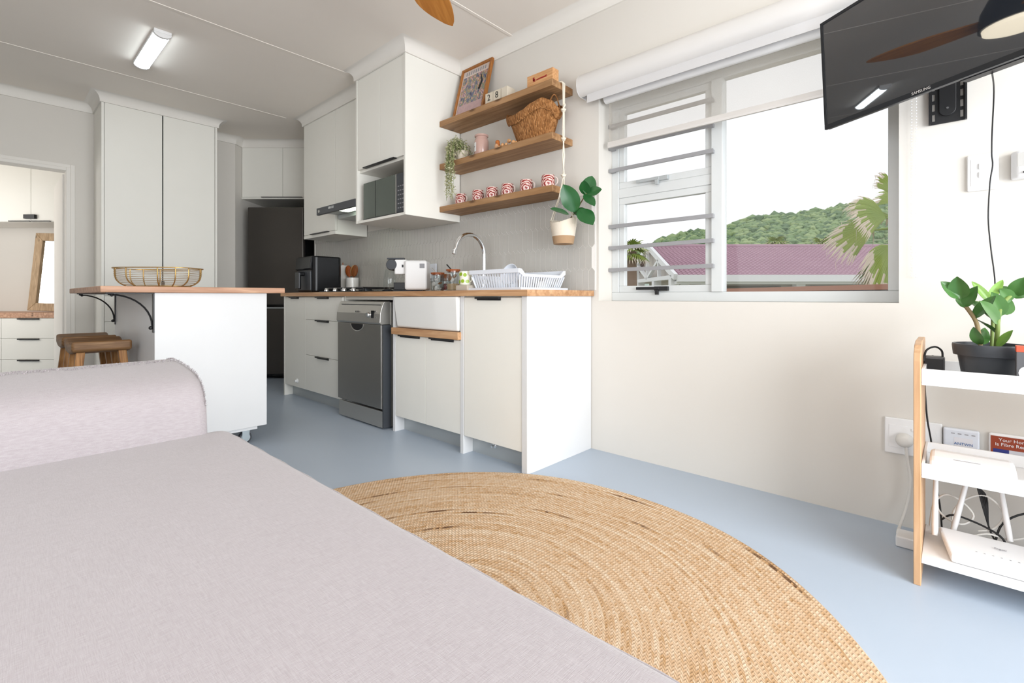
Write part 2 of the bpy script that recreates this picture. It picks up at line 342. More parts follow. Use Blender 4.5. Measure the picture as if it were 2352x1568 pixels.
# ------------------------------------------------------------------ window_1: frame, sashes, panes, burglar bars, stays
w1 = tag(thing('window_1', None, None, (-.84, 2.55, WZ0)), kind='structure')
GY = 2.575
MB().box(WX0, WX1, 2.545, 2.60, WZ0, WZ0 + .05).box(WX0, WX1, 2.545, 2.60, WZ1 - .05, WZ1).box(WX0, WX0 + .045, 2.545, 2.60, WZ0 + .05, WZ1 - .05).box(WX1 - .045, WX1, 2.545, 2.60, WZ0 + .05, WZ1 - .05).box(-.925, -.868, 2.535, 2.60, WZ0 + .05, WZ1 - .05).box(WX0 + .045, -.925, 2.548, 2.60, 1.475, 1.53).build('window_frame', Mt['alu'], w1, bevel=.003)
MB().box(-.868, WX1 - .045, GY, GY + .006, WZ0 + .05, WZ1 - .05).build('pane', Mt['glass'], w1)
for z0, z1 in ((WZ0 + .05, 1.475), (1.53, WZ1 - .05)):
    x0, x1 = WX0 + .045, -.925
    sa = MB().box(x0, x1, 2.552, 2.588, z0, z0 + .038).box(x0, x1, 2.552, 2.588, z1 - .038, z1).box(x0, x0 + .036, 2.552, 2.588, z0 + .038, z1 - .038).box(x1 - .036, x1, 2.552, 2.588, z0 + .038, z1 - .038).build('sash', Mt['alu'], w1, bevel=.003)
    MB().box(x0 + .036, x1 - .036, GY, GY + .005, z0 + .038, z1 - .038).build('pane', Mt['glass'], sa)
    zc = z0 + .012; xc = (x0 + x1) / 2 - .03
    hd = MB().box(xc - .12, xc + .02, 2.528, 2.542, zc + .002, zc + .018).box(xc - .01, xc + .07, 2.53, 2.55, zc - .004, zc + .020).box(xc - .002, xc + .018, 2.522, 2.536, zc - .026, zc + .002).build('window_stay', Mt['black'] if z0 < 1 else Mt['kick'], sa, bevel=.002)
for z in (1.048, 1.178, 1.305, 1.637, 1.77, 1.90):
    MB().box(WX0 + .002, -.905, 2.505, 2.515, z - .0105, z + .0105).box(WX0 + .004, WX0 + .03, 2.515, 2.546, z - .009, z + .009).box(-.925, -.907, 2.515, 2.536, z - .009, z + .009).build('burglar_bar', Mt['bar'], w1)
# ------------------------------------------------------------------ backsplash of long hexagonal tiles
bs = MB().box(-5.09, -1.535, WY - .004, WY - .0003, .927, 1.492).build('backsplash', Mt['grout'], ww)
TW, TP, TT = .0432, .1345, .021
def picket(w, h, t):
    g = .0016; hw = w / 2 - g; hh = h / 2 - g; s = hh - t + g * .5
    poly = [(-hw, -s), (0, -hh), (hw, -s), (hw, s), (0, hh), (-hw, s)]
    mb = MB().prism(poly, 'y', 0, -.006); return mb
pm = picket(TW, TP + TT, TT)
cells = []
rows = 5
for r in range(-1, rows):
    zc = .985 + r * TP
    off = TW / 2 if r % 2 else 0
    k = 0
    while True:
        X = -1.56 - off - k * TW; k += 1
        if X < -5.07: break
        cells.append((X, zc))
zlo, zhi = .928, 1.492
def clip_tile(X, zc):
    g = .0017; hw = TW / 2 - g; hh = (TP + TT) / 2 - g; s = hh - TT + g * .5
    poly = [(-hw, -s), (0, -hh), (hw, -s), (hw, s), (0, hh), (-hw, s)]
    def cl(poly, lim, sign):
        out = []
        for i in range(len(poly)):
            a, b = poly[i], poly[(i + 1) % len(poly)]; ina = (a[1] - lim) * sign >= 0; inb = (b[1] - lim) * sign >= 0
            if ina: out.append(a)
            if ina != inb:
                t = (lim - a[1]) / (b[1] - a[1]); out.append((a[0] + t * (b[0] - a[0]), lim))
        return out
    poly = cl(poly, zlo - zc, 1); poly = cl(poly, zhi - zc, -1) if poly else poly
    return poly
tiles = [(X, z, clip_tile(X, z)) for X, z in cells]
tiles = [t for t in tiles if len(t[2]) >= 3 and max(p[1] for p in t[2]) - min(p[1] for p in t[2]) > .012]
tiles.sort(key=lambda t: -t[0])
tmesh = {}
bsM = MW[bs.name].inverted()
for X, z, poly in tiles[:300]:
    key = tuple((round(p[0], 4), round(p[1], 4)) for p in poly)
    if key not in tmesh:
        o = MB().prism(poly, 'y', 0, -.0022).build('tile', Mt['tile'], bs, local=True); o.location = bsM @ Vector((X, WY - .004, z)); tmesh[key] = o.data
        m = o.modifiers.new('bevel', 'BEVEL'); m.width = .0008; m.segments = 1
    else:
        o = bpy.data.objects.new('tile', tmesh[key]); COL.objects.link(o); o.parent = bs; o.location = bsM @ Vector((X, WY - .004, z))
far = MB()
for X, z, poly in tiles[300:]: far.prism([(p[0] + X, p[1] + z) for p in poly], 'y', WY - .004, WY - .0062)
if far.v: tag(far.build('distant_tiles', Mt['tile'], bs), kind='stuff')
# ------------------------------------------------------------------ kitchen base units
FY = 1.8245
def pull(parent, x0, x1, z, y=FY, up=False):
    MB().box(x0, x1, y - .022, y - .002, z - .004, z + .006).box(x0, x1, y - .004, y - .001, z - .012, z + .006).build('handle', Mt['black'], parent)
def door(parent, x0, x1, z0, z1, name='door', y=FY, m='cab'):
    return MB().box(x0 + .0015, x1 - .0015, y, y + .018, z0, z1).build(name, Mt[m], parent, bevel=.0012, bseg=1)
u1 = thing('base_cabinet', 'narrow white base cabinet at the fridge end of the worktop', 'cabinet', (-4.26, 2.1, 0))
MB().box(-4.477, -4.459, 1.8225, 2.395, 0, .893).build('side_panel', Mt['cab'], u1, bevel=.001)
MB().box(-4.459, -4.04, 1.845, 2.39, .10, .893).build('body', Mt['cab'], u1)
MB().box(-4.459, -4.04, 1.895, 1.91, 0, .10).build('kickboard', Mt['kick'], u1)
d = door(u1, -4.458, -4.04, .105, .885); pull(d, -4.33, -4.17, .882)
MB().lathe([(.018, 0), (.018, .006), (.010, .012), (.010, .022)], (-4.20, FY, .16), 14, ax='y').xf(Matrix.Translation((0, 2 * FY, 0)) @ Matrix.Scale(-1, 4, (0, 1, 0))).build('child_lock', Mt['plastic'], d, smooth=40)
u2 = thing('drawer_unit', 'white three-drawer base unit left of the dishwasher', 'drawers', (-3.73, 2.1, 0))
MB().box(-4.04, -3.42, 1.845, 2.39, .10, .893).build('body', Mt['cab'], u2)
MB().box(-4.04, -3.42, 1.895, 1.91, 0, .10).build('kickboard', Mt['kick'], u2)
for z0, z1 in ((.70, .885), (.402, .697), (.105, .399)):
    d = door(u2, -4.04, -3.42, z0, z1, 'drawer'); pull(d, -3.83, -3.63, z1 - .002)
u3 = thing('sink_cabinet', 'white two-door cabinet under the farmhouse sink', 'cabinet', (-2.39, 2.1, 0))
for x_ in (-2.742, -2.069): MB().box(x_, x_ + .025, 1.8225, 2.39, 0, .893).build('side_panel', Mt['cabw'], u3, bevel=.001)
MB().box(-2.717, -2.069, 1.845, 2.39, .10, .64).build('body', Mt['cab'], u3)
MB().box(-3.42, -2.742, 1.85, 1.868, .868, .893).build('front_rail', Mt['cab'], u3)
MB().box(-2.717, -2.069, 1.895, 1.91, 0, .10).build('kickboard', Mt['kick'], u3)
MB().box(-2.725, -2.062, 1.797, 1.845, .645, .688).build('wooden_rail', Mt['top'], u3, bevel=.002)
for a, b in ((-2.716, -2.393), (-2.393, -2.07)):
    d = door(u3, a, b, .105, .64); c = (a + b) / 2; pull(d, c - .105, c + .105, .638)
u4 = thing('base_cabinet', 'white base cabinet with tall end panel, nearest the window', 'cabinet', (-1.8, 2.1, 0))
MB().box(-2.044, -1.602, 1.845, 2.39, .10, .893).build('body', Mt['cab'], u4)
MB().box(-2.044, -1.602, 1.895, 1.91, 0, .10).build('kickboard', Mt['kick'], u4)
MB().box(-1.602, -1.566, 1.8205, 2.397, 0, .893).build('end_panel', Mt['cabw'], u4, bevel=.0012)
d = door(u4, -2.042, -1.603, .105, .885); pull(d, -1.93, -1.75, .882)
MB().lathe([(.014, 0), (.014, -.006), (.006, -.008), (.006, -.03)], (-1.86, 1.895, .07), 12, ax='y').build('drain_cap', Mt['chrome'], u4, smooth=40)
# rail over the dishwasher, part of the worktop
wt = thing('worktop', 'solid wood worktop running along the kitchen wall', 'worktop', (-3.0, 2.1, .893))
WT0, WT1 = .893, .925
MB().box(-4.49, -2.66, 1.798, 2.396, WT0, WT1).box(-2.12, -1.546, 1.798, 2.396, WT0, WT1).box(-2.66, -2.12, 1.798, 1.875, WT0, WT1).box(-2.66, -2.12, 2.22, 2.396, WT0, WT1).build('wooden_top', Mt['top'], wt)
# sink
sk = thing('farmhouse_sink', 'white ceramic farmhouse sink with a deep apron front', 'sink', (-2.39, 2.0, .69))
x0, x1 = -2.712, -2.074
sm = MB()
sm.add([(x0, 1.80, .892), (x1, 1.80, .892), (x1, 2.25, .892), (x0, 2.25, .892), (x0 + .03, 1.812, .69), (x1 - .004, 1.812, .69), (x1 - .004, 2.25, .69), (x0 + .03, 2.25, .69),
        (-2.665, 1.845, .892), (-2.115, 1.845, .892), (-2.115, 2.22, .892), (-2.665, 2.22, .892), (-2.63, 1.86, .715), (-2.14, 1.86, .715), (-2.14, 2.20, .715), (-2.63, 2.20, .715)],
       [(0, 1, 5, 4), (1, 2, 6, 5), (2, 3, 7, 6), (3, 0, 4, 7), (4, 5, 6, 7), (0, 8, 9, 1), (1, 9, 10, 2), (2, 10, 11, 3), (3, 11, 8, 0), (8, 12, 13, 9), (9, 13, 14, 10), (10, 14, 15, 11), (11, 15, 12, 8), (12, 15, 14, 13)])
sm.build('basin', Mt['ceramic'], sk, bevel=.012, bseg=3, smooth=50)
MB().lathe([(.03, 0), (.03, .004), (.012, .005)], (-2.39, 2.05, .7152), 16).build('drain', Mt['chrome'], sk, smooth=40)
# tap
tp = thing('kitchen_tap', 'tall chrome gooseneck tap behind the sink', 'tap', (-2.366, 2.30, WT1))
pts = [(-2.366, 2.30, WT1), (-2.366, 2.30, 1.16)] + [(-2.366, 2.17 + .13 * cos(a), 1.172 + .13 * sin(a)) for a in [pi * i / 14 for i in range(0, 14)]] + [(-2.366, 2.034, 1.19), (-2.366, 2.03, 1.165)]
MB().tube(pts, .0135, 14).build('spout', Mt['chrome'], tp, smooth=50)
MB().lathe([(.026, 0), (.026, .012), (.018, .02), (.018, .06)], (-2.366, 2.30, WT1), 18).build('base', Mt['chrome'], tp, smooth=40)
MB().tube([(-2.43, 2.28, WT1), (-2.43, 2.28, WT1 + .05), (-2.44, 2.26, WT1 + .085)], [.012, .012, .006], 10).build('lever', Mt['chrome'], tp, smooth=50)
# ------------------------------------------------------------------ dishwasher
dw = thing('dishwasher', 'freestanding stainless steel dishwasher with curved control panel', 'dishwasher', (-3.1, 2.05, 0))
a, b = -3.395, -2.798
MB().box(a + .004, b - .004, 1.845, 2.38, .01, .853).build('body', Mt['steelp'], dw, bevel=.003)
dd = MB().prism([(1.795, .13), (1.777, .14), (1.775, .70), (1.84, .70), (1.84, .13)], 'x', a, b - .012).build('door', Mt['steel'], dw, bevel=.002)
MB().lathe([(.002, 0), (.055, .012), (.07, .02), (.074, .021)], (-3.115, 1.7745, .70), 20, 1, .55).xf(Matrix.Identity(4)).build('handle_recess', Mt['dark'], dd, smooth=40) if False else None
rec = MB(); nseg = 14
arc = [(-3.115 + .085 * cos(pi + pi * i / nseg), .698 + .05 * sin(pi + pi * i / nseg)) for i in range(nseg + 1)]
rec.prism(arc, 'y', 1.7735, 1.776).build('handle_recess', Mt['blackp'], dd)
MB().tube([(p[0], 1.775, p[1]) for p in arc], .004, 6).build('handle_rim', Mt['steelp'], dd, smooth=50)
pan = MB().prism([(1.776, .702), (1.765, .715), (1.768, .775), (1.785, .83), (1.80, .856), (1.845, .856), (1.845, .702)], 'x', a, b - .010).build('control_panel', Mt['steelp'], dw, bevel=.002)
MB().lathe([(.019, 0), (.019, -.012), (.016, -.02)], (-2.95, 1.772, .765), 18, ax='y').build('dial', Mt['chrome'], pan, smooth=40)
MB().box(-2.918, -2.885, 1.7655, 1.770, .745, .795).build('display', Mt['blackp'], pan)
for zz in (.748, .79): MB().lathe([(.006, 0), (.006, -.006)], (-2.862, 1.772, zz), 10, ax='y').build('button', Mt['chrome'], pan)
text('lettering', 'BOSCH', .017, facing((-3.10, 1.7667, .785), (1, 0, 0), (0, .1, 1)), Mt['dark'], pan)
MB().box(a + .04, b - .03, 1.783, 1.7865, .8335, .837).build('panel_groove', Mt['dark'], pan)
MB().box(a, b - .012, 1.785, 1.80, .012, .122).build('plinth', Mt['steelp'], dw, bevel=.002)
MB().box(b - .011, b, 1.785, 1.845, .012, .70).build('door_edge', Mt['dark'], dw)
# ------------------------------------------------------------------ wall units
def vdoor(parent, x0, x1, z0, z1, y, name='door'):
    return MB().box(x0 + .0015, x1 - .0015, y, y + .018, z0, z1).build(name, Mt['cab'], parent, bevel=.0012, bseg=1)
def bpull(parent, x0, x1, z, y):
    MB().box(x0, x1, y - .024, y + .004, z - .008, z - .001).build('handle', Mt['black'], parent)
t1 = thing('microwave_cabinet', 'deep white wall cabinet housing the microwave', 'cabinet', (-3.04, 2.15, 1.445))
MB().box(-3.367, -3.349, 1.908, 2.391, 1.445, CB + .04).box(-2.74, -2.722, 1.906, 2.391, 1.445, CB + .04).box(-3.349, -2.74, 1.91, 2.391, 1.445, 1.463).box(-3.349, -2.74, 1.93, 2.391, 1.831, 1.848).box(-3.349, -2.74, 2.38, 2.391, 1.463, 1.831).box(-3.349, -2.74, 1.93, 2.391, 1.848, CB + .04).build('body', Mt['cab'], t1)
for p, q in ((-3.348, -3.045), (-3.045, -2.741)):
    d = vdoor(t1, p, q, 1.851, 2.545, 1.911)
    bpull(d, max(p, -3.235), min(q, -2.835), 1.851, 1.911)
mw = thing('microwave_oven', 'built-in microwave oven with dark mirrored glass door', 'microwave', (-3.02, 2.1, 1.463))
MB().box(-3.285, -2.752, 1.94, 2.30, 1.468, 1.745).box(-3.25, -3.2, 1.98, 2.2, 1.463, 1.468).box(-2.84, -2.79, 1.98, 2.2, 1.463, 1.468).build('body', Mt['steelp'], mw, bevel=.003)
Mt['mwglass'] = mat('microwave_glass', (.13, .155, .135), .08, spec=.7, metal=.5)  # base colour lifted to imitate a greenish reflection
dr = MB().box(-3.287, -2.862, 1.925, 1.94, 1.472, 1.742).build('door', Mt['mwglass'], mw, bevel=.002)
MB().box(-3.12, -3.116, 1.9235, 1.925, 1.475, 1.74).build('door_seam', Mt['black'], dr)
MB().box(-3.287, -2.752, 1.922, 1.938, 1.466, 1.471).build('base_trim', Mt['black'], mw)
pp = MB().box(-2.852, -2.754, 1.926, 1.94, 1.472, 1.742).build('control_panel', Mt['dark'], mw, bevel=.002)
MB().box(-2.861, -2.853, 1.922, 1.938, 1.472, 1.742).build('door_edge', Mt['steelp'], mw)
for i in range(6):
    for j in range(3): MB().box(-2.838 + j * .026, -2.822 + j * .026, 1.9245, 1.926, 1.50 + i * .03, 1.507 + i * .03).build('button', Mt['inkg'], pp)
u5 = thing('wall_cabinet', 'tall single-door white wall cabinet beside the range hood', 'cabinet', (-4.33, 2.24, 1.445))
MB().box(-4.644, -4.022, 2.099, 2.391, 1.445, CB + .04).box(-4.644, -4.022, 2.08, 2.099, 1.445, 1.476).build('body', Mt['cab'], u5)
d = vdoor(u5, -4.643, -4.023, 1.479, 2.545, 2.08); bpull(d, -4.47, -4.13, 1.479, 2.08)
u6 = thing('hood_cabinet', 'shorter white wall cabinet directly above the range hood', 'cabinet', (-3.7, 2.24, 1.66))
MB().box(-4.021, -3.368, 2.099, 2.391, 1.662, CB + .04).build('body', Mt['cab'], u6)
vdoor(u6, -4.021, -3.368, 1.66, 2.545, 2.08)
hd = thing('range_hood', 'slim pull-out range hood with black fascia and lit lamp', 'range hood', (-3.7, 2.15, 1.58))
MB().box(-4.015, -3.372, 1.955, 2.395, 1.61, 1.658).box(-4.015, -3.372, 2.10, 2.395, 1.575, 1.61).build('housing', Mt['kick'], hd, bevel=.002)
fa = MB().box(-4.012, -3.374, 1.905, 1.93, 1.583, 1.642).build('fascia', Mt['dark'], hd, bevel=.003)
MB().box(-4.012, -3.374, 1.93, 1.955, 1.605, 1.64).build('drawer', Mt['steelp'], hd)
MB().lathe([(.013, 0), (.013, -.003)], (-3.965, 1.905, 1.612), 14, ax='y').build('badge', Mt['steelp'], fa)
for i in range(5): MB().box(-3.80 + i * .02, -3.792 + i * .02, 1.9025, 1.905, 1.612, 1.63).build('button', Mt['chrome'], fa)
Mt['hoodlamp'] = mat('hood_lamp_glow', (.85, 1, .75), .4, emit=6)
MB().box(-3.76, -3.56, 1.97, 2.06, 1.602, 1.609).build('lamp', Mt['hoodlamp'], hd)
# ------------------------------------------------------------------ refrigerator in its angled niche and the cupboard above
fx, fy = cm(-2.56, 5.21)
fg = thing('refrigerator', 'tall dark steel fridge freezer set at an angle in the corner', 'fridge', (fx, fy, 0), ANG)
MB().box(-.296, .296, .055, .64, .015, 1.85).box(-.25, .25, .08, .6, 0, .015).build('body', Mt['blackp'], fg, local=True, bevel=.006)
for z0, z1 in ((.05, .775), (.80, 1.858)):
    d = MB().box(-.302, .302, 0, .052, z0, z1).build('door', Mt['steeld'], fg, local=True, bevel=.01, bseg=3)
    if z0 < .1: MB().box(-.28, .28, -.004, .01, .762, .774).build('handle', Mt['kick'], d, local=True)
fx, fy = cm(-2.567, 5.327)
fc = thing('fridge_top_cabinet', 'white two-door wall cabinet above the fridge', 'cabinet', (fx, fy, 1.97), ANG)
MB().box(-.422, .422, .02, .5, .0, .60).box(-.422, .422, 0, .02, 0, .018).build('body', Mt['cab'], fc, local=True)
for a_, b_ in ((-.421, .03), (.03, .421)):
    d = MB().box(a_ + .0015, b_ - .0015, 0, .018, .021, .60).build('door', Mt['cab'], fc, local=True, bevel=.0012, bseg=1)
    MB().box(max(a_, -.2), min(b_, .25), -.022, .003, .014, .021).build('handle', Mt['black'], d, local=True)
# ------------------------------------------------------------------ tall cupboard by the doorway
tc_ = thing('tall_cupboard', 'tall white double-door cupboard reaching the ceiling beside the doorway', 'cupboard', (-5.5, 1.09, 0))
MB().box(-5.718, -5.322, .672, 1.505, 0, CE - .003).build('body', Mt['cab'], tc_)
for y_ in (.655, 1.505): MB().box(-5.718, -5.302, y_, y_ + .017, 0, CE - .003).build('side_panel', Mt['cab'], tc_)
for a_, b_ in ((.674, 1.081), (1.087, 1.503)):
    d = MB().box(-5.322, -5.304, a_ + .0015, b_ - .0015, .90, CB + .01).build('door', Mt['cab'], tc_, bevel=.0012, bseg=1)
kn = MB().box(-5.316, -5.290, 1.072, 1.096, .99, 1.03).build('latch', Mt['black'], tc_, bevel=.003)
MB().box(-5.312, -5.309, 1.0805, 1.0875, .90, CB + .01).build('door_seal', Mt['black'], tc_)
for z0, z1 in ((.68, .893), (.40, .676), (.10, .396)):
    MB().box(-5.322, -5.304, .676, 1.501, z0, z1).build('drawer', Mt['cab'], tc_, bevel=.0012, bseg=1)
# ------------------------------------------------------------------ island on castors
isl = thing('kitchen_island', 'white kitchen island on castors with overhanging wooden top', 'island', (-3.7, .88, 0))
IX0, IX1, IY0, IY1 = -4.26, -3.10, .598, 1.16
MB().box(IX0, IX1, IY0, IY1, .108, .911).build('body', Mt['cabw'], isl, bevel=.0015)
MB().box(IX0 + .03, IX1 - .012, IY0 + .03, IY1 - .05, .09, .108).build('base_board', Mt['cabw'], isl)
MB().box(-4.36, -3.07, .375, 1.257, .911, .943).build('wooden_top', Mt['itop'], isl, bevel=.004)
for X in (-3.175, -4.17):
    for Y in (.70, 1.06):
        cs = MB().box(X - .035, X + .035, Y - .04, Y + .04, .082, .09).box(X - .022, X - .018, Y - .02, Y + .02, .028, .082).box(X + .018, X + .022, Y - .02, Y + .02, .028, .082).build('castor', Mt['zinc'], isl)
        MB().lathe([(.010, -.014), (.034, -.014), (.036, -.01), (.036, .01), (.034, .014), (.010, .014)], (X, Y, .036), 20, ax='x').build('wheel', Mt['dark'], cs, smooth=40)
        MB().lathe([(.026, -.0155), (.026, .0155)], (X, Y, .036), 18, ax='x').build('hub', Mt['zinc'], cs, smooth=40)
for X in (-3.115, -4.235):
    br = MB().box(X - .012, X + .012, IY0 - .006, IY0, .70, .905).box(X - .012, X + .012, .40, IY0 - .006, .905, .911)
    br.tube([(X, .41 + 0, .903)] + [(X, .42 + .17 * sin(t_), .735 + .165 * cos(t_)) for t_ in [pi / 2 * i / 10 for i in range(11)]] + [(X, IY0 - .006, .725)], .0048, 6)
    br.ball((X, IY0 - .014, .725), .010, 8, 5)
    br.ball((X, .425, .898), .008, 8, 5)
    br.build('bracket', Mt['black'], isl, smooth=50)
# ------------------------------------------------------------------ sofa (daybed the photo is taken from)
sf = thing('sofa', 'pinkish grey linen sofa with one rolled armrest, filling the foreground', 'sofa', (-.6, 0, 0))
def rounded(x0, x1, y0, y1, z0, z1, r, n=5, crown=0.0):
    """box with rounded vertical and top edges, as stacked rings"""
    mb = MB(); rings = []
    def ring(ins, z):
        rr = max(r - ins * .3, .004); o = []
        for cx, cy, a0 in ((x1 - ins - rr, y1 - ins - rr, 0), (x0 + ins + rr, y1 - ins - rr, pi / 2), (x0 + ins + rr, y0 + ins + rr, pi), (x1 - ins - rr, y0 + ins + rr, 3 * pi / 2)):
            o += [(cx + rr * cos(a0 + pi / 2 * k / n), cy + rr * sin(a0 + pi / 2 * k / n), z) for k in range(n + 1)]
        return o
    rings.append(ring(.01, z0)); rings.append(ring(0, z0 + .01))
    for k in range(n + 1):
        t = pi / 2 * k / n; rings.append(ring(r * (1 - cos(t)), z1 - r + r * sin(t)))
    m = len(rings[0])
    for g in rings: mb.v += g
    for i in range(len(rings) - 1):
        mb.f += [(i * m + k, i * m + (k + 1) % m, (i + 1) * m + (k + 1) % m, (i + 1) * m + k) for k in range(m)]
    top = len(rings) - 1; steps = 5; prev = top * m; base = rings[-1]
    cx = (x0 + x1) / 2; cy = (y0 + y1) / 2
    for s_ in range(1, steps + 1):
        q = 1 - s_ / (steps + .5); st = len(mb.v)
        mb.v += [(cx + (p[0] - cx) * q, cy + (p[1] - cy) * q, z1 + crown * (1 - q * q)) for p in base]
        mb.f += [(prev + k, prev + (k + 1) % m, st + (k + 1) % m, st + k) for k in range(m)]; prev = st
    mb.f.append(tuple(prev + k for k in range(m)))
    mb.f.append(tuple(range(m - 1, -1, -1)))
    return mb
SH = .452
rounded(-1.80, 1.15, -.62, .552, .10, SH, .035, 5, .004).build('seat', Mt['sofa'], sf, smooth=60)
ap = [(-1.757, .12), (-1.757, .45), (-1.768, .54), (-1.785, .58), (-1.82, .612), (-1.88, .632), (-1.97, .645), (-2.08, .653), (-2.18, .655), (-2.27, .645), (-2.33, .62), (-2.37, .575), (-2.38, .52), (-2.38, .12)]
am = MB(); n = len(ap); ys = [.470, .480, .476, .455, .43, .2, -.1, -.4, -.62]; ins = [.035, .012, .004, .0, 0, 0, 0, 0, 0]
acx, acz = -2.06, .40
for y, i_ in zip(ys, ins):
    am.v += [(p[0] + (acx - p[0]) * i_ / .3, y, p[1] + (acz - p[1]) * i_ / .3 if p[1] > .3 else p[1]) for p in ap]
for j in range(len(ys) - 1): am.f += [(j * n + k, j * n + (k + 1) % n, (j + 1) * n + (k + 1) % n, (j + 1) * n + k) for k in range(n)]
am.f += [tuple(range(n)), tuple((len(ys) - 1) * n + k for k in range(n))]
am.build('armrest', Mt['sofa'], sf, smooth=60)
# frayed seam along the arm and the seat corner
fz = MB(); rnd = random.Random(3)
def fray(P, nrm, ln):
    P = Vector(P); nrm = Vector(nrm).normalized()
    for _ in range(3):
        d = (nrm + Vector((rnd.uniform(-.6, .6), rnd.uniform(-.6, .6), rnd.uniform(-.4, .6)))).normalized() * ln * rnd.uniform(.5, 1.2)
        w = Vector((rnd.uniform(-1, 1), rnd.uniform(-1, 1), 0)).normalized() * .0016
        b_ = len(fz.v); fz.v += [tuple(P - w), tuple(P + w), tuple(P + d + w * .4), tuple(P + d - w * .4)]; fz.f.append((b_, b_ + 1, b_ + 2, b_ + 3))
for i in range(len(ap) - 1):
    if ap[i][1] < .52 or ap[i][0] < -2.2: continue
    for k in range(14):
        t = k / 14; q = (ap[i][0] * (1 - t) + ap[i + 1][0] * t, ap[i][1] * (1 - t) + ap[i + 1][1] * t)
        fray((q[0], .474, q[1] - .001), (q[0] - acx, .3, (q[1] - acz) * 1.5), .0075)
for k in range(130): fray((-2.10 - rnd.uniform(-.02, .05), .47 - k * .0036, .654), (0, 0, 1), .006)
tag(fz.build('frayed_seam', Mt['sofa'], sf), kind='stuff')
MB().tube([(x_, .553, SH - .022 + .0015 * sin(x_ * 40)) for x_ in [-1.76 + i * .05 for i in range(57)]], .0035, 6).build('seat_piping', Mt['sofa'], sf, smooth=60)
MB().box(-2.30, 1.05, -.55, .48, .05, .125).build('base', Mt['dark'], sf)
for x_ in (-2.25, 1.0):
    for y_ in (-.5, .42): MB().lathe([(.02, 0), (.025, .055)], (x_, y_, 0), 12).build('foot', Mt['black'], sf, smooth=40)
# ------------------------------------------------------------------ round jute rug: a spiral of braid
RC = (-1.045, .876); RR = 1.075; RW = .0135; nr_ = int(RR / RW)
def jute():
    m, t, p = nt('jute_braid'); p.inputs['Roughness'].default_value = .95; p.inputs['Specular IOR Level'].default_value = .1
    uv = N(t, 'ShaderNodeUVMap'); sp = N(t, 'ShaderNodeSeparateXYZ'); t.links.new(uv.outputs[0], sp.inputs[0])
    def math(op, a, b=None):
        n_ = N(t, 'ShaderNodeMath', operation=op)
        for i_, x_ in enumerate((a, b)):
            if x_ is None: continue
            if hasattr(x_, 'links'): t.links.new(x_, n_.inputs[i_])
            else: n_.inputs[i_].default_value = x_
        return n_.outputs[0]
    fr_ = math('FRACT', sp.outputs[1]); ch = math('ABSOLUTE', math('SUBTRACT', fr_, .5))
    ph = math('ADD', math('MULTIPLY', sp.outputs[0], 1.0), math('MULTIPLY', ch, 1.3))
    row = math('FLOOR', sp.outputs[1]); ph = math('ADD', ph, math('MULTIPLY', row, .37))
    st = math('ABSOLUTE', math('SINE', math('MULTIPLY', ph, pi)))
    st = math('MULTIPLY', st, math('ADD', math('MULTIPLY', math('SUBTRACT', .5, ch), 1.2), .4))
    cx_ = N(t, 'ShaderNodeCombineXYZ'); t.links.new(math('MULTIPLY', math('FLOOR', ph), 1.0), cx_.inputs[0]); t.links.new(math('FLOOR', math('MULTIPLY', sp.outputs[1], 2.0)), cx_.inputs[1])
    wn = N(t, 'ShaderNodeTexWhiteNoise', noise_dimensions='2D'); t.links.new(cx_.outputs[0], wn.inputs[0])
    cl = N(t, 'ShaderNodeCombineXYZ'); t.links.new(math('MULTIPLY', sp.outputs[0], .017), cl.inputs[0]); t.links.new(math('MULTIPLY', row, .9), cl.inputs[1])
    ln_ = N(t, 'ShaderNodeTexNoise', noise_dimensions='2D'); ln_.inputs['Scale'].default_value = 1; ln_.inputs['Detail'].default_value = 3; t.links.new(cl.outputs[0], ln_.inputs[0])
    r = N(t, 'ShaderNodeValToRGB'); e = r.color_ramp.elements; e[0].position = 0; e[0].color = (.34, .19, .085, 1); e[1].position = 1; e[1].color = (.76, .61, .46, 1)
    e.new(.30).color = (.49, .295, .145, 1); e.new(.5).color = (.60, .405, .25, 1); e.new(.72).color = (.66, .49, .335, 1)
    mixv = math('ADD', math('MULTIPLY', wn.outputs[0], .34), math('MULTIPLY', ln_.outputs[0], .80)); t.links.new(mixv, r.inputs[0])
    dk = N(t, 'ShaderNodeMapRange'); dk.inputs[1].default_value = .33; dk.inputs[2].default_value = .27; t.links.new(ln_.outputs[0], dk.inputs[0])
    dm = math('MULTIPLY', dk.outputs[0], math('GREATER_THAN', wn.outputs[0], .35))
    t.links.new(mixc(t, dm, r.outputs[0], (.16, .085, .045, 1)), p.inputs['Base Color'])
    b = N(t, 'ShaderNodeBump'); b.inputs['Strength'].default_value = .75; b.inputs['Distance'].default_value = .003; t.links.new(st, b.inputs['Height']); t.links.new(b.outputs[0], p.inputs['Normal'])
    return m
Mt['jute'] = jute()
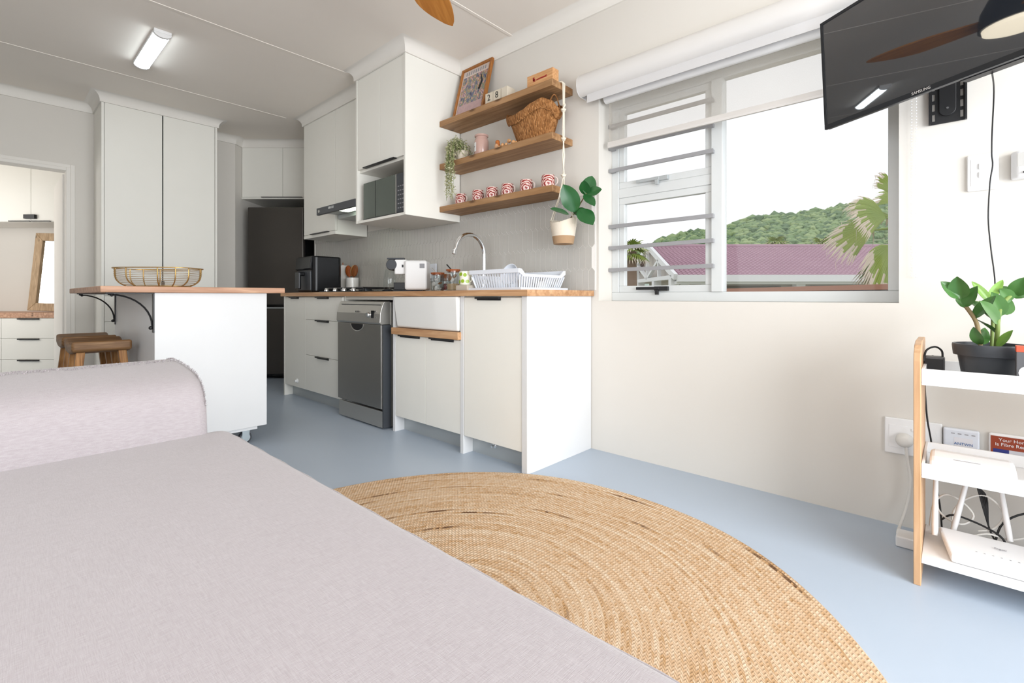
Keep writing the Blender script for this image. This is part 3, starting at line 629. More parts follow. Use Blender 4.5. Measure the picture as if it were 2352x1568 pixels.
def rug():
    rnd = random.Random(5); na = 420; v = []; f = []; uvs = []; prof_ = [(0.0, .0), (.25, .8), (.5, 1.), (.75, .8)]
    wob = [(rnd.uniform(0, 6.28), rnd.uniform(.3, 1)) for _ in range(6)]
    rows_ = []
    for r_ in range(nr_):
        for q, h in prof_: rows_.append((r_ + q, h))
    rows_.append((nr_ + .02, -1.0))
    k = len(rows_)
    for a in range(na + 1):
        th = 2 * pi * a / na
        edge = .004 * sum(w * sin((j + 3) * th + p_) for j, (p_, w) in enumerate(wob))
        for rr, h in rows_:
            rad = (rr) * RW * (1 + edge * rr / nr_) ; z = .0095 + .0018 * h if h >= 0 else .0005
            v.append((rad * cos(th), rad * sin(th), z)); uvs.append((th * max(rr, .3) * RW / .0125, rr))
    for a in range(na):
        for j in range(k - 1): f.append((a * k + j, (a + 1) * k + j, (a + 1) * k + j + 1, a * k + j + 1))
    me = bpy.data.meshes.new('round_rug'); me.from_pydata(v, [], f); me.materials.append(Mt['jute'])
    ul = me.uv_layers.new(name='UVMap')
    li = [l.vertex_index for l in me.loops]; flat = [c for i_ in li for c in uvs[i_]]; ul.data.foreach_set('uv', flat)
    me.polygons.foreach_set('use_smooth', [True] * len(me.polygons))
    o = bpy.data.objects.new('round_rug', me); COL.objects.link(o); o.location = (RC[0], RC[1], 0); MW[o.name] = Matrix.Translation(o.location)
    return o
tag(rug(), 'round braided jute rug on the grey floor', 'rug')
# ------------------------------------------------------------------ two saddle stools
def stool():
    t = thing('saddle_stool', 'front wooden saddle stool, nearer the sofa', 'stool', (-3.60, .43, 0), 0, 'saddle stools at the island')
    H = .652; hl, hw = .175, .128
    top = [(-hl + 2 * hl * i / 12, H - .030 + .030 * (abs(-1 + i / 6)) ** 2) for i in range(13)]
    bot = [(-hl + 2 * hl * i / 12, H - .078 + .022 * (abs(-1 + i / 6)) ** 2.5) for i in range(13)]
    MB().prism(top + bot[::-1], 'y', -hw, hw).build('seat', Mt['stool'], t, local=True, bevel=.012, bseg=3, smooth=50)
    for sx in (-1, 1):
        for sy in (-1, 1):
            lg = MB(); a0 = (sx * .125, sy * .088, H - .062); b0 = (sx * .165, sy * .15, 0)
            for (cx_, cy_, z_), w in ((b0, .019), (a0, .023)):
                lg.v += [(cx_ - w, cy_ - w * .8, z_), (cx_ + w, cy_ - w * .8, z_), (cx_ + w, cy_ + w * .8, z_), (cx_ - w, cy_ + w * .8, z_)]
            lg.f += [(3, 2, 1, 0), (4, 5, 6, 7), (0, 1, 5, 4), (1, 2, 6, 5), (2, 3, 7, 6), (3, 0, 4, 7)]
            lg.build('leg', Mt['stoolleg'], t, local=True, bevel=.003)
    for sy in (-1, 1): MB().box(-.14, .14, sy * .118 - .012, sy * .118 + .012, .22, .25).build('stretcher', Mt['stoolleg'], t, local=True)
    for sx in (-1, 1): MB().box(sx * .148 - .012, sx * .148 + .012, -.12, .12, .15, .18).build('stretcher', Mt['stoolleg'], t, local=True)
    return t
st1 = stool()
st2 = copy_tree(st1); st2.location = (-4.08, .43, 0); st2['label'] = 'rear wooden saddle stool, nearer the doorway'
# ------------------------------------------------------------------ wire fruit basket on the island
wb = thing('wire_basket', 'low oval gold wire basket on the island top', 'basket', (-3.32, .66, .9445), ANG)
Mt['gold'] = mat('gold_wire', (.50, .32, .12), .35, metal=.8)
Mt['goldt'] = mat('thin_gold_wire', (.62, .52, .38), .35, metal=.7)
def el(rx, ry, z, n=48, sq=3.0):
    return [((abs(cos(t)) ** (2 / sq)) * (1 if cos(t) >= 0 else -1) * rx, (abs(sin(t)) ** (2 / sq)) * (1 if sin(t) >= 0 else -1) * ry, z) for t in [2 * pi * i / n for i in range(n)]]
def bprof(t):
    return .155 + .055 * (1 - (1 - t) ** 4.5), .085 + .045 * (1 - (1 - t) ** 4.5), .002 + .102 * t
MB().tube(el(.215, .135, .104), .0032, 6, closed=True).build('rim', Mt['gold'], wb, local=True, smooth=60)
MB().tube(el(.155, .085, .004), .003, 6, closed=True).build('base_ring', Mt['gold'], wb, local=True, smooth=60)
wi = MB()
for i in range(1, 10):
    rx, ry, z = bprof(i / 10); wi.tube(el(rx, ry, z, 32), .0011, 4, closed=True)
wi.build('thin_wires', Mt['goldt'], wb, local=True)
for k in range(12):
    th = 2 * pi * (k + .5) / 12
    MB().tube([(el(*bprof(i / 8), 240)[int(240 * (k + .5) / 12) % 240]) for i in range(9)], .0032, 6).build('rib', Mt['gold'], wb, local=True, smooth=60)
# ------------------------------------------------------------------ things on the worktop
Z = WT1 + .0005
af = thing('air_fryer', 'black drawer air fryer at the left end of the worktop', 'air fryer', (-4.30, 2.06, Z))
MB().prism([(-4.47, 1.96), (-4.44, 1.935), (-4.17, 1.935), (-4.14, 1.965), (-4.13, 2.18), (-4.16, 2.205), (-4.45, 2.205), (-4.48, 2.18)], 'z', Z + .006, Z + .325).build('body', Mt['blackp'], af, bevel=.012, bseg=3)
MB().prism([(1.935, Z + .20), (1.915, Z + .215), (1.928, Z + .315), (1.945, Z + .32)], 'x', -4.46, -4.16).build('display_panel', Mt['blackp'], af, bevel=.004)
dr_ = MB().prism([(1.94, Z + .012), (1.925, Z + .02), (1.922, Z + .19), (1.94, Z + .195)], 'x', -4.45, -4.17).build('drawer', Mt['dark'], af, bevel=.006)
MB().box(-4.35, -4.27, 1.875, 1.925, Z + .15, Z + .185).box(-4.35, -4.27, 1.865, 1.89, Z + .03, Z + .185).build('handle', Mt['blackp'], dr_, bevel=.008, bseg=3)
MB().box(-4.44, -4.40, 1.98, 2.15, Z, Z + .006).box(-4.21, -4.17, 1.98, 2.15, Z, Z + .006).build('feet', Mt['black'], af)
kp = thing('paper_towel_roll', 'white paper towel roll on a holder with copper finial', 'paper towel', (-4.345, 2.325, Z))
MB().lathe([(.02, .012), (.052, .012), (.052, .262), (.02, .262)], (-4.345, 2.325, Z), 24).build('roll', Mt['paper'], kp, smooth=40)
MB().lathe([(.06, 0), (.06, .010), (.006, .012), (.006, .27)], (-4.345, 2.325, Z), 20).build('holder', Mt['ceramic'], kp, smooth=40)
Mt['copper'] = mat('copper', (.75, .32, .16), .25, metal=.9)
MB().tube([(-4.345 + .009 * cos(t), 2.325, Z + .281 + .011 * sin(t)) for t in [2 * pi * i / 14 for i in range(14)]], .0025, 6, closed=True).build('finial', Mt['copper'], kp, smooth=60)
uc = thing('utensil_crock', 'white ceramic utensil crock behind the hob', 'crock', (-4.168, 2.325, Z))
MB().lathe([(.052, 0), (.058, .006), (.058, .142), (.053, .142), (.051, .02), (.0, .02)], (-4.168, 2.325, Z), 26, cap=False).build('pot', Mt['ceramic'], uc, smooth=40)
Mt['sp1'] = wood('reddish_wood', '8a4116', 'b05f28', '9a4c1c', 'z', 3, .5, False); Mt['sp2'] = wood('pale_wood', 'c89a66', 'ddb482', 'd2a672', 'z', 3, .5, False); Mt['sp3'] = wood('brown_wood', '6a3a17', '8c5427', '7a451c', 'z', 3, .5, False)
for i, (dx, dy, lx, m_, lb) in enumerate(((-.02, -.01, -.035, 'sp1', 'reddish wooden spoon standing in the white crock'), (.0, .012, .005, 'sp2', 'pale wooden spoon standing in the white crock'), (.02, -.008, .045, 'sp3', 'dark brown wooden spatula leaning right in the white crock'))):
    o_ = thing('wooden_utensil', lb, 'utensil', (-4.168 + dx, 2.325 + dy, Z + .022), 0, 'wooden utensils in the crock')
    A = Vector((-4.168 + dx * .5, 2.325 + dy * .5, Z + .022)); B = Vector((-4.168 + dx + lx * .55, 2.325 + dy, Z + .16)); Cc = Vector((-4.168 + dx + lx * 1.15, 2.325 + dy, Z + .265))
    MB().tube([A, B], .006, 8).build('handle', Mt[m_], o_, smooth=50)
    bl = MB(); ax_ = (Cc - B); n_ = 12
    rings = []
    for j in range(9):
        s_ = j / 8; w = .012 + .020 * sin(pi * min(s_ * .9 + .08, 1)) ** .8; w = w if j < 8 else .008
        c_ = B + ax_ * (s_ * .98 - .04); rings.append([tuple(c_ + R * (w * cos(2 * pi * q / n_)) + F * (.006 * sin(2 * pi * q / n_))) for q in range(n_)])
    for g in rings: bl.v += g
    for j in range(8): bl.f += [(j * n_ + q, j * n_ + (q + 1) % n_, (j + 1) * n_ + (q + 1) % n_, (j + 1) * n_ + q) for q in range(n_)]
    bl.f += [tuple(range(n_)), tuple(8 * n_ + q for q in range(n_))]
    bl.build('blade', Mt[m_], o_, smooth=60)
gh = thing('gas_hob', 'black gas hob with cast-iron grates set on the worktop', 'hob', (-3.68, 2.12, WT1))
MB().box(-3.90, -3.32, 1.875, 2.365, Z, Z + .010).build('plate', Mt['blackp'], gh, bevel=.003)
for i in range(4):
    c_ = (-3.83 + i * .145, 1.905, Z + .010)
    MB().lathe([(.018, 0), (.018, .006), (.014, .022), (.012, .024)], c_, 16).build('knob', Mt['chrome'], gh, smooth=40)
for X in (-3.76, -3.46):
    for Y in (2.04, 2.25):
        MB().lathe([(.045, 0), (.045, .008), (.03, .010), (.03, .018), (.0, .019)], (X, Y, Z + .010), 20, cap=False).build('burner', Mt['dark'], gh, smooth=40)
    g_ = MB()
    for Y in (1.95, 2.145, 2.345): g_.box(X - .135, X + .135, Y - .005, Y + .005, Z + .030, Z + .040)
    for q in (-.13, 0, .13): g_.box(X + q - .005, X + q + .005, 1.95, 2.345, Z + .030, Z + .040)
    for q in (-.13, .13):
        for Y in (1.955, 2.335): g_.box(X + q - .006, X + q + .006, Y - .006, Y + .006, Z + .010, Z + .030)
    g_.build('grate', Mt['black'], gh)
# coffee machine, turned side-on
cx_, cy_ = cm((936 - 1176) / FPX * 3.52, 3.52)
cf = thing('coffee_machine', 'white capsule coffee machine with black lever and clear water tank', 'coffee machine', (cx_, cy_, Z), ANG)
MB().box(-.005, .155, -.085, .085, .012, .225).build('side_body', Mt['plastic'], cf, local=True, bevel=.018, bseg=4)
MB().box(-.085, .005, -.05, .05, .125, .232).build('head', Mt['plastic'], cf, local=True, bevel=.01, bseg=3)
MB().lathe([(.036, -.055), (.042, -.04), (.042, .05), (.036, .06)], (-.105, 0, .195), 22, ax='y').build('brew_unit', Mt['dark'], cf, local=True, smooth=40)
MB().box(-.145, -.02, -.02, .02, .236, .246).build('lever', Mt['dark'], cf, local=True, bevel=.003)
MB().box(-.03, -.018, -.0515, -.05, .175, .195).build('power_button', Mt['black'], cf, local=True)
MB().box(.105, .14, -.0865, -.085, .168, .200).build('vent', Mt['inkg'], cf, local=True)
MB().box(-.09, .12, -.07, .07, .0, .012).box(-.088, .0, -.055, .055, .012, .066).build('drip_tray', Mt['blackp'], cf, local=True, bevel=.003)
MB().lathe([(.04, .012), (.046, .02), (.044, .10), (.036, .14), (.026, .165)], (-.130, .0, 0), 22).build('water_tank', Mt['jar'], cf, local=True, smooth=40)
MB().box(.04, .10, .085, .088, .02, .2).build('rear_plate', Mt['dark'], cf, local=True)
# glass jars with wooden lids
def jar(lbl, x, y, r, h, fills, spoon=None, stopper=False):
    j = thing('glass_jar', lbl, 'jar', (x, y, Z), 0, 'glass jars beside the coffee machine')
    MB().lathe([(r * .96, 0), (r, .006), (r, h), (r * .95, h), (r * .95, .008), (0.001, .008)], (x, y, Z), 24, cap=False).build('glass', Mt['jar'], j, smooth=40)
    if stopper: MB().lathe([(r * .9, -.02), (r * .93, .018), (r * .7, .03)], (x, y, Z + h), 20).build('cork_stopper', Mt['sp3'], j, smooth=40)
    else: MB().lathe([(r * .92, -.008), (r * .92, 0), (r * 1.06, 0), (r * 1.06, .010)], (x, y, Z + h), 24).build('lid', Mt['sp1'], j, smooth=40)
    for nm, mt_, pts_, rad in fills:
        for p_ in pts_: MB().lathe([(rad * .7, -rad * .3), (rad, -rad * .1), (rad, rad * .2), (rad * .75, rad * .35)], (0, 0, 0), 14).xf(Matrix.Translation((x + p_[0], y + p_[1], Z + p_[2])) @ Matrix.Rotation(p_[3], 4, 'X')).build(nm, Mt[mt_], j, smooth=40)
    if spoon: MB().tube([(x, y, Z + h * .6), (x - .02, y, Z + h + .01), (x - .055, y - .01, Z + h + .045)], [.003, .004, .0045], 8).build('spoon_handle', Mt[spoon], j, smooth=50)
Mt['capr'] = mat('red_capsule', (.35, .03, .02), .35, metal=.5); Mt['capb'] = mat('brown_capsule', (.30, .14, .06), .4, metal=.4); Mt['caps'] = mat('silver_capsule', (.75, .72, .70), .3, metal=.3); Mt['sugar'] = mat('brown_sugar', (.50, .34, .19), .9)
jar('tall glass jar of coffee capsules nearest the coffee machine', pY(1005, 2.17)[0], 2.17, .046, .125, [('capsule', 'caps', ((-.015, -.02, .055, 1.4), (.012, -.022, .024, 1.3), (.0, .015, .02, .3), (-.015, .0, .09, .8)), .017), ('capsule', 'capb', ((.015, .01, .06, .5),), .016)], 'chrome')
jar('small glass jar of red capsules with a cork stopper, behind the others', pY(1024, 2.28)[0], 2.28, .043, .10, [('capsule', 'capr', ((-.012, -.018, .022, 1.2), (.014, -.016, .03, 1.4), (.0, -.01, .05, .6)), .016)], None, True)
jr_x = pY(1041, 2.10)[0]
jar('glass jar of brown sugar with a dark spoon through its lid', jr_x, 2.10, .045, .135, [('capsule', 'capb', ((-.01, -.015, .085, 1.2), (.014, .0, .10, .9)), .016), ('capsule', 'caps', ((.008, -.015, .075, 1.3),), .016)], 'black')
MB().lathe([(.041, .009), (.041, .05), (.0, .053)], (jr_x, 2.10, Z), 20).build('sugar', Mt['sugar'], bpy.data.objects['glass_jar.002'], smooth=40)
so = thing('wall_socket', 'white wall socket with a plug behind the coffee machine', 'socket', (pY(992, 2.385)[0], 2.385, 1.0))
xs_ = pY(992, 2.385)[0]
MB().box(xs_ - .055, xs_ + .055, 2.381, 2.3915, 1.01, 1.15).build('plate', Mt['plasticb'], so, bevel=.003)
MB().box(xs_ - .03, xs_ + .01, 2.345, 2.381, 1.03, 1.075).build('plug', Mt['plastic'], so, bevel=.006)
# beige tray with the green dotted mug
tr_x = pY(1070, 1.93)[0]
tag(MB().box(tr_x - .045, tr_x + .055, 1.89, 1.97, Z, Z + .032).build('stone_tray', mat('beige_stone', (.55, .49, .42), .8, bump=.4), None, bevel=.004), 'small beige stone block left of the dish rack', 'tray')
Mt['mugw'] = mat('cream_glaze', (.80, .78, .66), .2); Mt['dot'] = mat('green_glaze', (.28, .42, .02), .25)
gx = tr_x - .004
gm = thing('dotted_mug', 'cream mug with large green dots beside the dish rack', 'mug', (gx, 1.93, Z + .0325))
MB().lathe([(.030, 0), (.035, .004), (.037, .082), (.034, .082), (.032, .008), (0.001, .008)], (gx, 1.93, Z + .0325), 24, cap=False).build('cup', Mt['mugw'], gm, smooth=40)
for i, (an, zz) in enumerate(((-2.75, .022), (-1.95, .02), (-1.2, .024), (-2.3, .062), (-1.55, .065), (-.8, .06), (-.4, .022))):
    MB().lathe([(.011, 0), (.011, .0012)], (0, 0, 0), 14).xf(Matrix.Translation((gx + .0355 * cos(an), 1.93 + .0355 * sin(an), Z + .0325 + zz)) @ Matrix.Rotation(an, 4, 'Z') @ Matrix.Rotation(pi / 2, 4, 'Y')).build('green_dot', Mt['dot'], gm)
MB().tube([(gx + .034, 1.93, Z + .10)] + [(gx + .036 + .022 * sin(t), 1.93, Z + .073 + .024 * cos(t)) for t in [pi * i / 8 for i in range(9)]], .004, 8).build('handle', Mt['mugw'], gm, smooth=50)
# dish rack
Mt['rack'] = mat('rack_plastic', (.76, .80, .87), .35)
dk = thing('dish_rack', 'white plastic slotted dish rack on its drip tray', 'dish rack', (-1.89, 2.12, Z))
DX0, DX1, DY_0, DY_1 = -2.075, -1.70, 1.915, 2.31
MB().box(DX0 - .02, DX1 + .02, DY_0 - .012, DY_1 + .012, Z, Z + .006).box(DX0 - .02, DX1 + .02, DY_0 - .012, DY_0 - .006, Z + .006, Z + .014).box(DX1 + .014, DX1 + .02, DY_0 - .006, DY_1 + .012, Z + .006, Z + .014).build('drip_tray', Mt['rack'], dk)
rk = MB(); z0 = Z + .016
fl = .02
rk.box(DX0 + .02, DX1 - .02, DY_0 + .02, DY_1 - .02, z0 - .008, z0)
def slat(a, b, w, d):
    a = Vector(a); b = Vector(b); w = Vector(w); d = Vector(d)
    rk.add([a - w, a + w, a + w + d, a - w + d, b - w, b + w, b + w + d, b - w + d], [(0, 1, 2, 3), (4, 5, 6, 7), (0, 1, 5, 4), (1, 2, 6, 5), (2, 3, 7, 6), (3, 0, 4, 7)])
HF, HS = .088, .058
for i in range(19):
    t = i / 18; x_ = DX0 + .02 + (DX1 - DX0 - .04) * t; xt = DX0 + (DX1 - DX0) * t
    for yb, yt in ((DY_0 + .02, DY_0), (DY_1 - .02, DY_1)): slat((x_, yb, z0 - .004), (xt, yt, z0 + HF), (.005, 0, 0), (0, .003, 0))
for i in range(20):
    t = i / 19; y_ = DY_0 + .02 + (DY_1 - DY_0 - .04) * t; yt = DY_0 + (DY_1 - DY_0) * t
    for xb, xt in ((DX0 + .02, DX0), (DX1 - .02, DX1)): slat((xb, y_, z0 - .004), (xt, yt, z0 + HS + .004), (0, .0048, 0), (.003, 0, 0))
rk.build('basket', Mt['rack'], dk)
rm = MB()
rm.box(DX0 - .008, DX1 + .004, DY_0 - .012, DY_0 + .003, z0 + HF - .012, z0 + HF + .012).box(DX0 - .008, DX1 + .004, DY_1 - .003, DY_1 + .012, z0 + HF - .012, z0 + HF + .012)
for X in (DX0, DX1):
    pr = [(DY_0 - .01, z0 + HF - .010), (DY_0 - .01, z0 + HF + .012), (DY_0 + .012, z0 + HF + .010), (DY_0 + .04, z0 + HS + .014), (DY_1 - .04, z0 + HS + .014), (DY_1 - .012, z0 + HF + .010), (DY_1 + .01, z0 + HF + .012), (DY_1 + .01, z0 + HF - .010), (DY_1 - .03, z0 + HS - .002), (DY_0 + .03, z0 + HS - .002)]
    rm.prism(pr, 'x', X - .006, X + .006)
rm.build('rim', Mt['rack'], dk, bevel=.002)
for lb, nm, X, Y, r_, c_, tilt in (('pale blue bowl tipped on its side in the dish rack', 'bowl', -1.86, 2.06, .062, 'plasticb', 1.25), ('white cup upside down in the dish rack', 'cup', -1.78, 2.2, .038, 'ceramic', 3.14)):
    b_ = MB().lathe([(r_ * .45, 0), (r_ * .75, r_ * .3), (r_, r_ * .95), (r_ * .94, r_ * .95), (r_ * .68, r_ * .34), (.001, r_ * .1)], (0, 0, 0), 22, cap=False).xf(Matrix.Translation((X, Y, z0 + (r_ * .98 if tilt > 2 else r_ * .95))) @ Matrix.Rotation(tilt, 4, 'X'))
    tag(b_.build(nm, Mt[c_], None, smooth=50), lb, 'bowl' if nm == 'bowl' else 'cup')
# ------------------------------------------------------------------ three floating shelves and what stands on them
SHZ = (2.147, 1.840, 1.535)
for z_, lb in zip(SHZ, ('top floating wooden shelf, with the framed poster on it', 'middle floating wooden shelf, with the woven basket on it', 'lowest floating wooden shelf, with the row of mugs on it')):
    tag(MB().box(-2.720, -1.70, 2.198, WY - .002 if z_ > 1.55 else WY - .0006, z_ - .040, z_).build('floating_shelf', Mt['shelf'], None, bevel=.002), lb, 'shelf', 'floating shelves')
# framed poster
Mp, t, p = nt('poster_print'); p.inputs['Roughness'].default_value = .25
tcn = N(t, 'ShaderNodeTexCoord'); mpn = N(t, 'ShaderNodeMapping'); mpn.inputs['Scale'].default_value = (1, 1, .55); t.links.new(tcn.outputs['Object'], mpn.inputs[0])
n1 = N(t, 'ShaderNodeTexNoise'); n1.inputs['Scale'].default_value = 48; n1.inputs['Detail'].default_value = 5; t.links.new(mpn.outputs[0], n1.inputs[0])
r1 = N(t, 'ShaderNodeValToRGB'); r1.color_ramp.interpolation = 'CONSTANT'
for i, (po, co) in enumerate(((0, '3b3550'), (.36, '5b5f78'), (.43, '8e8278'), (.48, '6f7d62'), (.53, 'c4835a'), (.57, 'b9a2a8'), (.63, '6c4f58'), (.70, 'c88a8e'))):
    e = r1.color_ramp.elements[i] if i < 2 else r1.color_ramp.elements.new(po); e.position = po; e.color = rgba(co)
t.links.new(n1.outputs[0], r1.inputs[0]); t.links.new(r1.outputs[0], p.inputs['Base Color'])
pf = thing('framed_poster', 'wood-framed travel poster leaning against the wall on the top shelf', 'picture', (-2.515, 2.27, SHZ[0]))
PM = Matrix.Translation((-2.515, 2.268, SHZ[0] + .0065)) @ Matrix.Rotation(radians(-14.5), 4, 'X')
pw_, ph_ = .158, .415
def pbox(*a): return MB().box(*a).xf(PM)
frm = MB().box(-pw_, -pw_ + .02, 0, .022, 0, ph_).box(pw_ - .02, pw_, 0, .022, 0, ph_).box(-pw_ + .02, pw_ - .02, 0, .022, 0, .02).box(-pw_ + .02, pw_ - .02, 0, .022, ph_ - .02, ph_).xf(PM).build('frame', Mt['frame'], pf, bevel=.002)
pbox(-pw_ + .019, pw_ - .019, .010, .014, .019, ph_ - .019).build('paper', mat('poster_paper', (.62, .52, .47), .3), pf)
ppn = pbox(-pw_ + .032, pw_ - .032, .009, .0099, .06, ph_ - .075).build('poster_print', Mp, pf)
pbox(-pw_ + .035, pw_ - .035, .0085, .0089, .035, .11).build('poster_blossom', mat('pink_print', (.56, .36, .35), .4, col2=(.36, .25, .26), nscale=60), pf)
MB().tube([(.07, .0086, .20), (.085, .0086, .26), (.06, .0086, .32)], [.009, .006, .003], 6).xf(PM).build('poster_tree', Mt['ink'], pf)
for i in range(9): pbox(-.105 + i * .024, -.093 + i * .024, .0092, .0098, ph_ - .062, ph_ - .034).build('poster_letter', Mt['inkg'], pf)
# block calendar
cal = thing('block_calendar', 'white block calendar showing 28 beside the framed poster', 'calendar', (-2.24, 2.26, SHZ[0]))
cx0 = pY(1113, 2.225)[0]
MB().box(cx0, cx0 + .205, 2.225, 2.30, SHZ[0] + .0003, SHZ[0] + .012).box(cx0 + .150, cx0 + .205, 2.226, 2.30, SHZ[0] + .012, SHZ[0] + .078).build('holder', mat('cream_board', (.66, .59, .48), .6), cal, bevel=.002)
for i, ch_ in enumerate('28'):
    k_ = MB().box(cx0 + .004 + i * .072, cx0 + .072 + i * .072, 2.227, 2.295, SHZ[0] + .0125, SHZ[0] + .0795).build('number_block', mat('cream_block', (.64, .57, .46), .6), cal, bevel=.002)
    text('digit', ch_, .058, facing((cx0 + .038 + i * .072, 2.2265, SHZ[0] + .046), (1, 0, 0), (0, 0, 1)), Mt['ink'], k_)
# pine game box
bx0, bx1 = pY(1210, 2.215)[0], -1.712
gb = thing('wooden_box', 'long pine box with red print at the right end of the top shelf', 'box', ((bx0 + bx1) / 2, 2.25, SHZ[0]))
MB().box(bx0, bx1, 2.218, 2.275, SHZ[0] + .0005, SHZ[0] + .075).build('box', Mt['pine'], gb, bevel=.0015)
MB().box(bx0 + .045, bx0 + .058, 2.2172, 2.2182, SHZ[0] + .036, SHZ[0] + .056).box(bx0 + .05, bx0 + .064, 2.2172, 2.2182, SHZ[0] + .03, SHZ[0] + .045).build('red_figure', Mt['red'], gb)
MB().prism([(bx0 + .07, SHZ[0] + .034), (bx0 + .15, SHZ[0] + .034), (bx0 + .152, SHZ[0] + .047), (bx0 + .14, SHZ[0] + .043), (bx0 + .10, SHZ[0] + .042), (bx0 + .07, SHZ[0] + .039)], 'y', 2.2182, 2.2172).build('red_swash', Mt['red'], gb)
# woven seagrass basket
Ms, t, p = nt('seagrass'); p.inputs['Roughness'].default_value = .85
tcn = N(t, 'ShaderNodeTexCoord'); vo = N(t, 'ShaderNodeTexVoronoi'); vo.inputs['Scale'].default_value = 1; mpn = N(t, 'ShaderNodeMapping'); mpn.inputs['Scale'].default_value = (120, 120, 55); t.links.new(tcn.outputs['Object'], mpn.inputs[0]); t.links.new(mpn.outputs[0], vo.inputs[0])
rp = N(t, 'ShaderNodeValToRGB'); e = rp.color_ramp.elements; e[0].color = rgba('74491f'); e[1].color = rgba('b58250'); e.new(.5).color = rgba('956232'); t.links.new(vo.outputs['Color'], rp.inputs[0]); t.links.new(rp.outputs[0], p.inputs['Base Color'])
bp = N(t, 'ShaderNodeBump'); bp.inputs['Strength'].default_value = 1; bp.inputs['Distance'].default_value = .006; bp.invert = True; t.links.new(vo.outputs[0], bp.inputs['Height']); t.links.new(bp.outputs[0], p.inputs['Normal'])
Mt['seagrass'] = Ms
bkx, bky = -1.925, 2.302
bk = thing('woven_basket', 'boat-shaped woven seagrass basket on the middle shelf', 'basket', (bkx, bky, SHZ[1]))
def rimz(x):  # x in -1..1
    pts_ = [(-1, .225), (-.85, .178), (-.35, .168), (-.05, .178), (.3, .205), (.6, .222), (.85, .20), (1, .155)]
    for (a_, va), (b_, vb) in zip(pts_, pts_[1:]):
        if x <= b_: t_ = (x - a_) / (b_ - a_); t_ = t_ * t_ * (3 - 2 * t_); return va + (vb - va) * t_
    return pts_[-1][1]
def bfn(scale_out=1.0, t0=0., t1=1., inward=0.):
    def fn(u_, v_):
        th = 2 * pi * u_; c, s = cos(th), sin(th); tt = t0 + (t1 - t0) * v_
        ax_ = .128 + .072 * tt - inward; ay = .068 + .024 * tt - inward
        sh = .012 * (1 - tt)
        return (bkx + sh + c * ax_ * scale_out, bky + s * ay * scale_out, SHZ[1] + .002 + tt * (rimz(c) - .0))
    return fn
wv = MB().grid(bfn(), 44, 12).grid(bfn(inward=.008), 44, 6)
wv.lathe([(.001, 0), (1, 0)], (bkx + .012, bky, SHZ[1] + .003), 44, .127, .067, cap=False)
wv.build('woven_body', Mt['seagrass'], bk, smooth=50)
def band(u_, v_):
    th = 2 * pi * u_; c, s = cos(th), sin(th); z1_ = rimz(c); q = v_ * 2 * pi
    off = .010 + .009 * cos(q); zz = z1_ - .020 + .028 * sin(q)
    tt = zz / max(z1_, .01); ax_ = .128 + .072 * tt + off; ay = .068 + .024 * tt + off * .8
    return (bkx + c * ax_, min(bky + s * ay, WY - .004), SHZ[1] + zz)
MB().grid(band, 60, 8).build('folded_rim', Mt['seagrass'], bk, smooth=60)
MB().tube([(bkx + .165 + .001 * i_, bky - .062 + .0115 * i_, SHZ[1] + .175 + .082 * sin(pi * i_ / 9)) for i_ in range(10)], .0045, 8).build('handle', Mt['seagrass'], bk, smooth=50)
# candle jar
cj = pY(1106, 2.27)[0]
cn = thing('candle_jar', 'dusty pink candle jar with white label on the middle shelf', 'candle', (cj, 2.27, SHZ[1]))
MB().lathe([(.045, 0), (.049, .006), (.049, .098), (.045, .112), (.040, .120), (.040, .128), (.047, .132), (.047, .142), (.040, .144), (.036, .11), (.001, .10)], (cj, 2.27, SHZ[1]), 28, cap=False).build('jar', mat('pink_glass', (.52, .335, .285), .18, spec=.6), cn, smooth=40)
lbm = MB()
lbm.grid(lambda u_, v_: (cj + .0495 * cos(-2.75 + 1.15 * u_), 2.27 + .0495 * sin(-2.75 + 1.15 * u_), SHZ[1] + .028 + .060 * v_), 10, 2)
lb_ = lbm.build('label', Mt['plastic'], cn, smooth=60)
MB().grid(lambda u_, v_: (cj + .0500 * cos(-2.6 + .8 * u_), 2.27 + .0500 * sin(-2.6 + .8 * u_), SHZ[1] + .058 + .006 * v_), 8, 1).build('label_line', Mt['inkg'], lb_)
# orange bird ornament and bead garland
fx_ = pY(1143, 2.24)[0]
fo = thing('bird_ornament', 'tiny orange and white bird ornament on the middle shelf', 'ornament', (fx_, 2.235, SHZ[1]))
MB().ball((fx_, 2.235, SHZ[1] + .024), .019, 12, 8, 1.1, .8, 1.1).build('body', mat('peach_paint', (.65, .38, .22), .5), fo, smooth=60)
MB().ball((fx_ + .004, 2.235, SHZ[1] + .048), .015, 12, 8).ball((fx_ + .014, 2.235, SHZ[1] + .030), .013, 10, 6, .7, .8, 1.3).build('head', mat('orange_paint', (.45, .13, .02), .5), fo, smooth=60)
gl_ = thing('bead_garland', 'short garland of natural wooden beads lying on the middle shelf', 'garland', (fx_ + .08, 2.225, SHZ[1]))
for i in range(10):
    X = fx_ + .035 + i * .0155; r_ = .009 + .002 * (i % 3); zz = r_ + (.018 if i in (5, 6) else 0)
    MB().ball((X, 2.218 + .008 * (i % 2), SHZ[1] + zz), r_, 10, 6).build('bead', Mt['pine'], gl_, smooth=60)
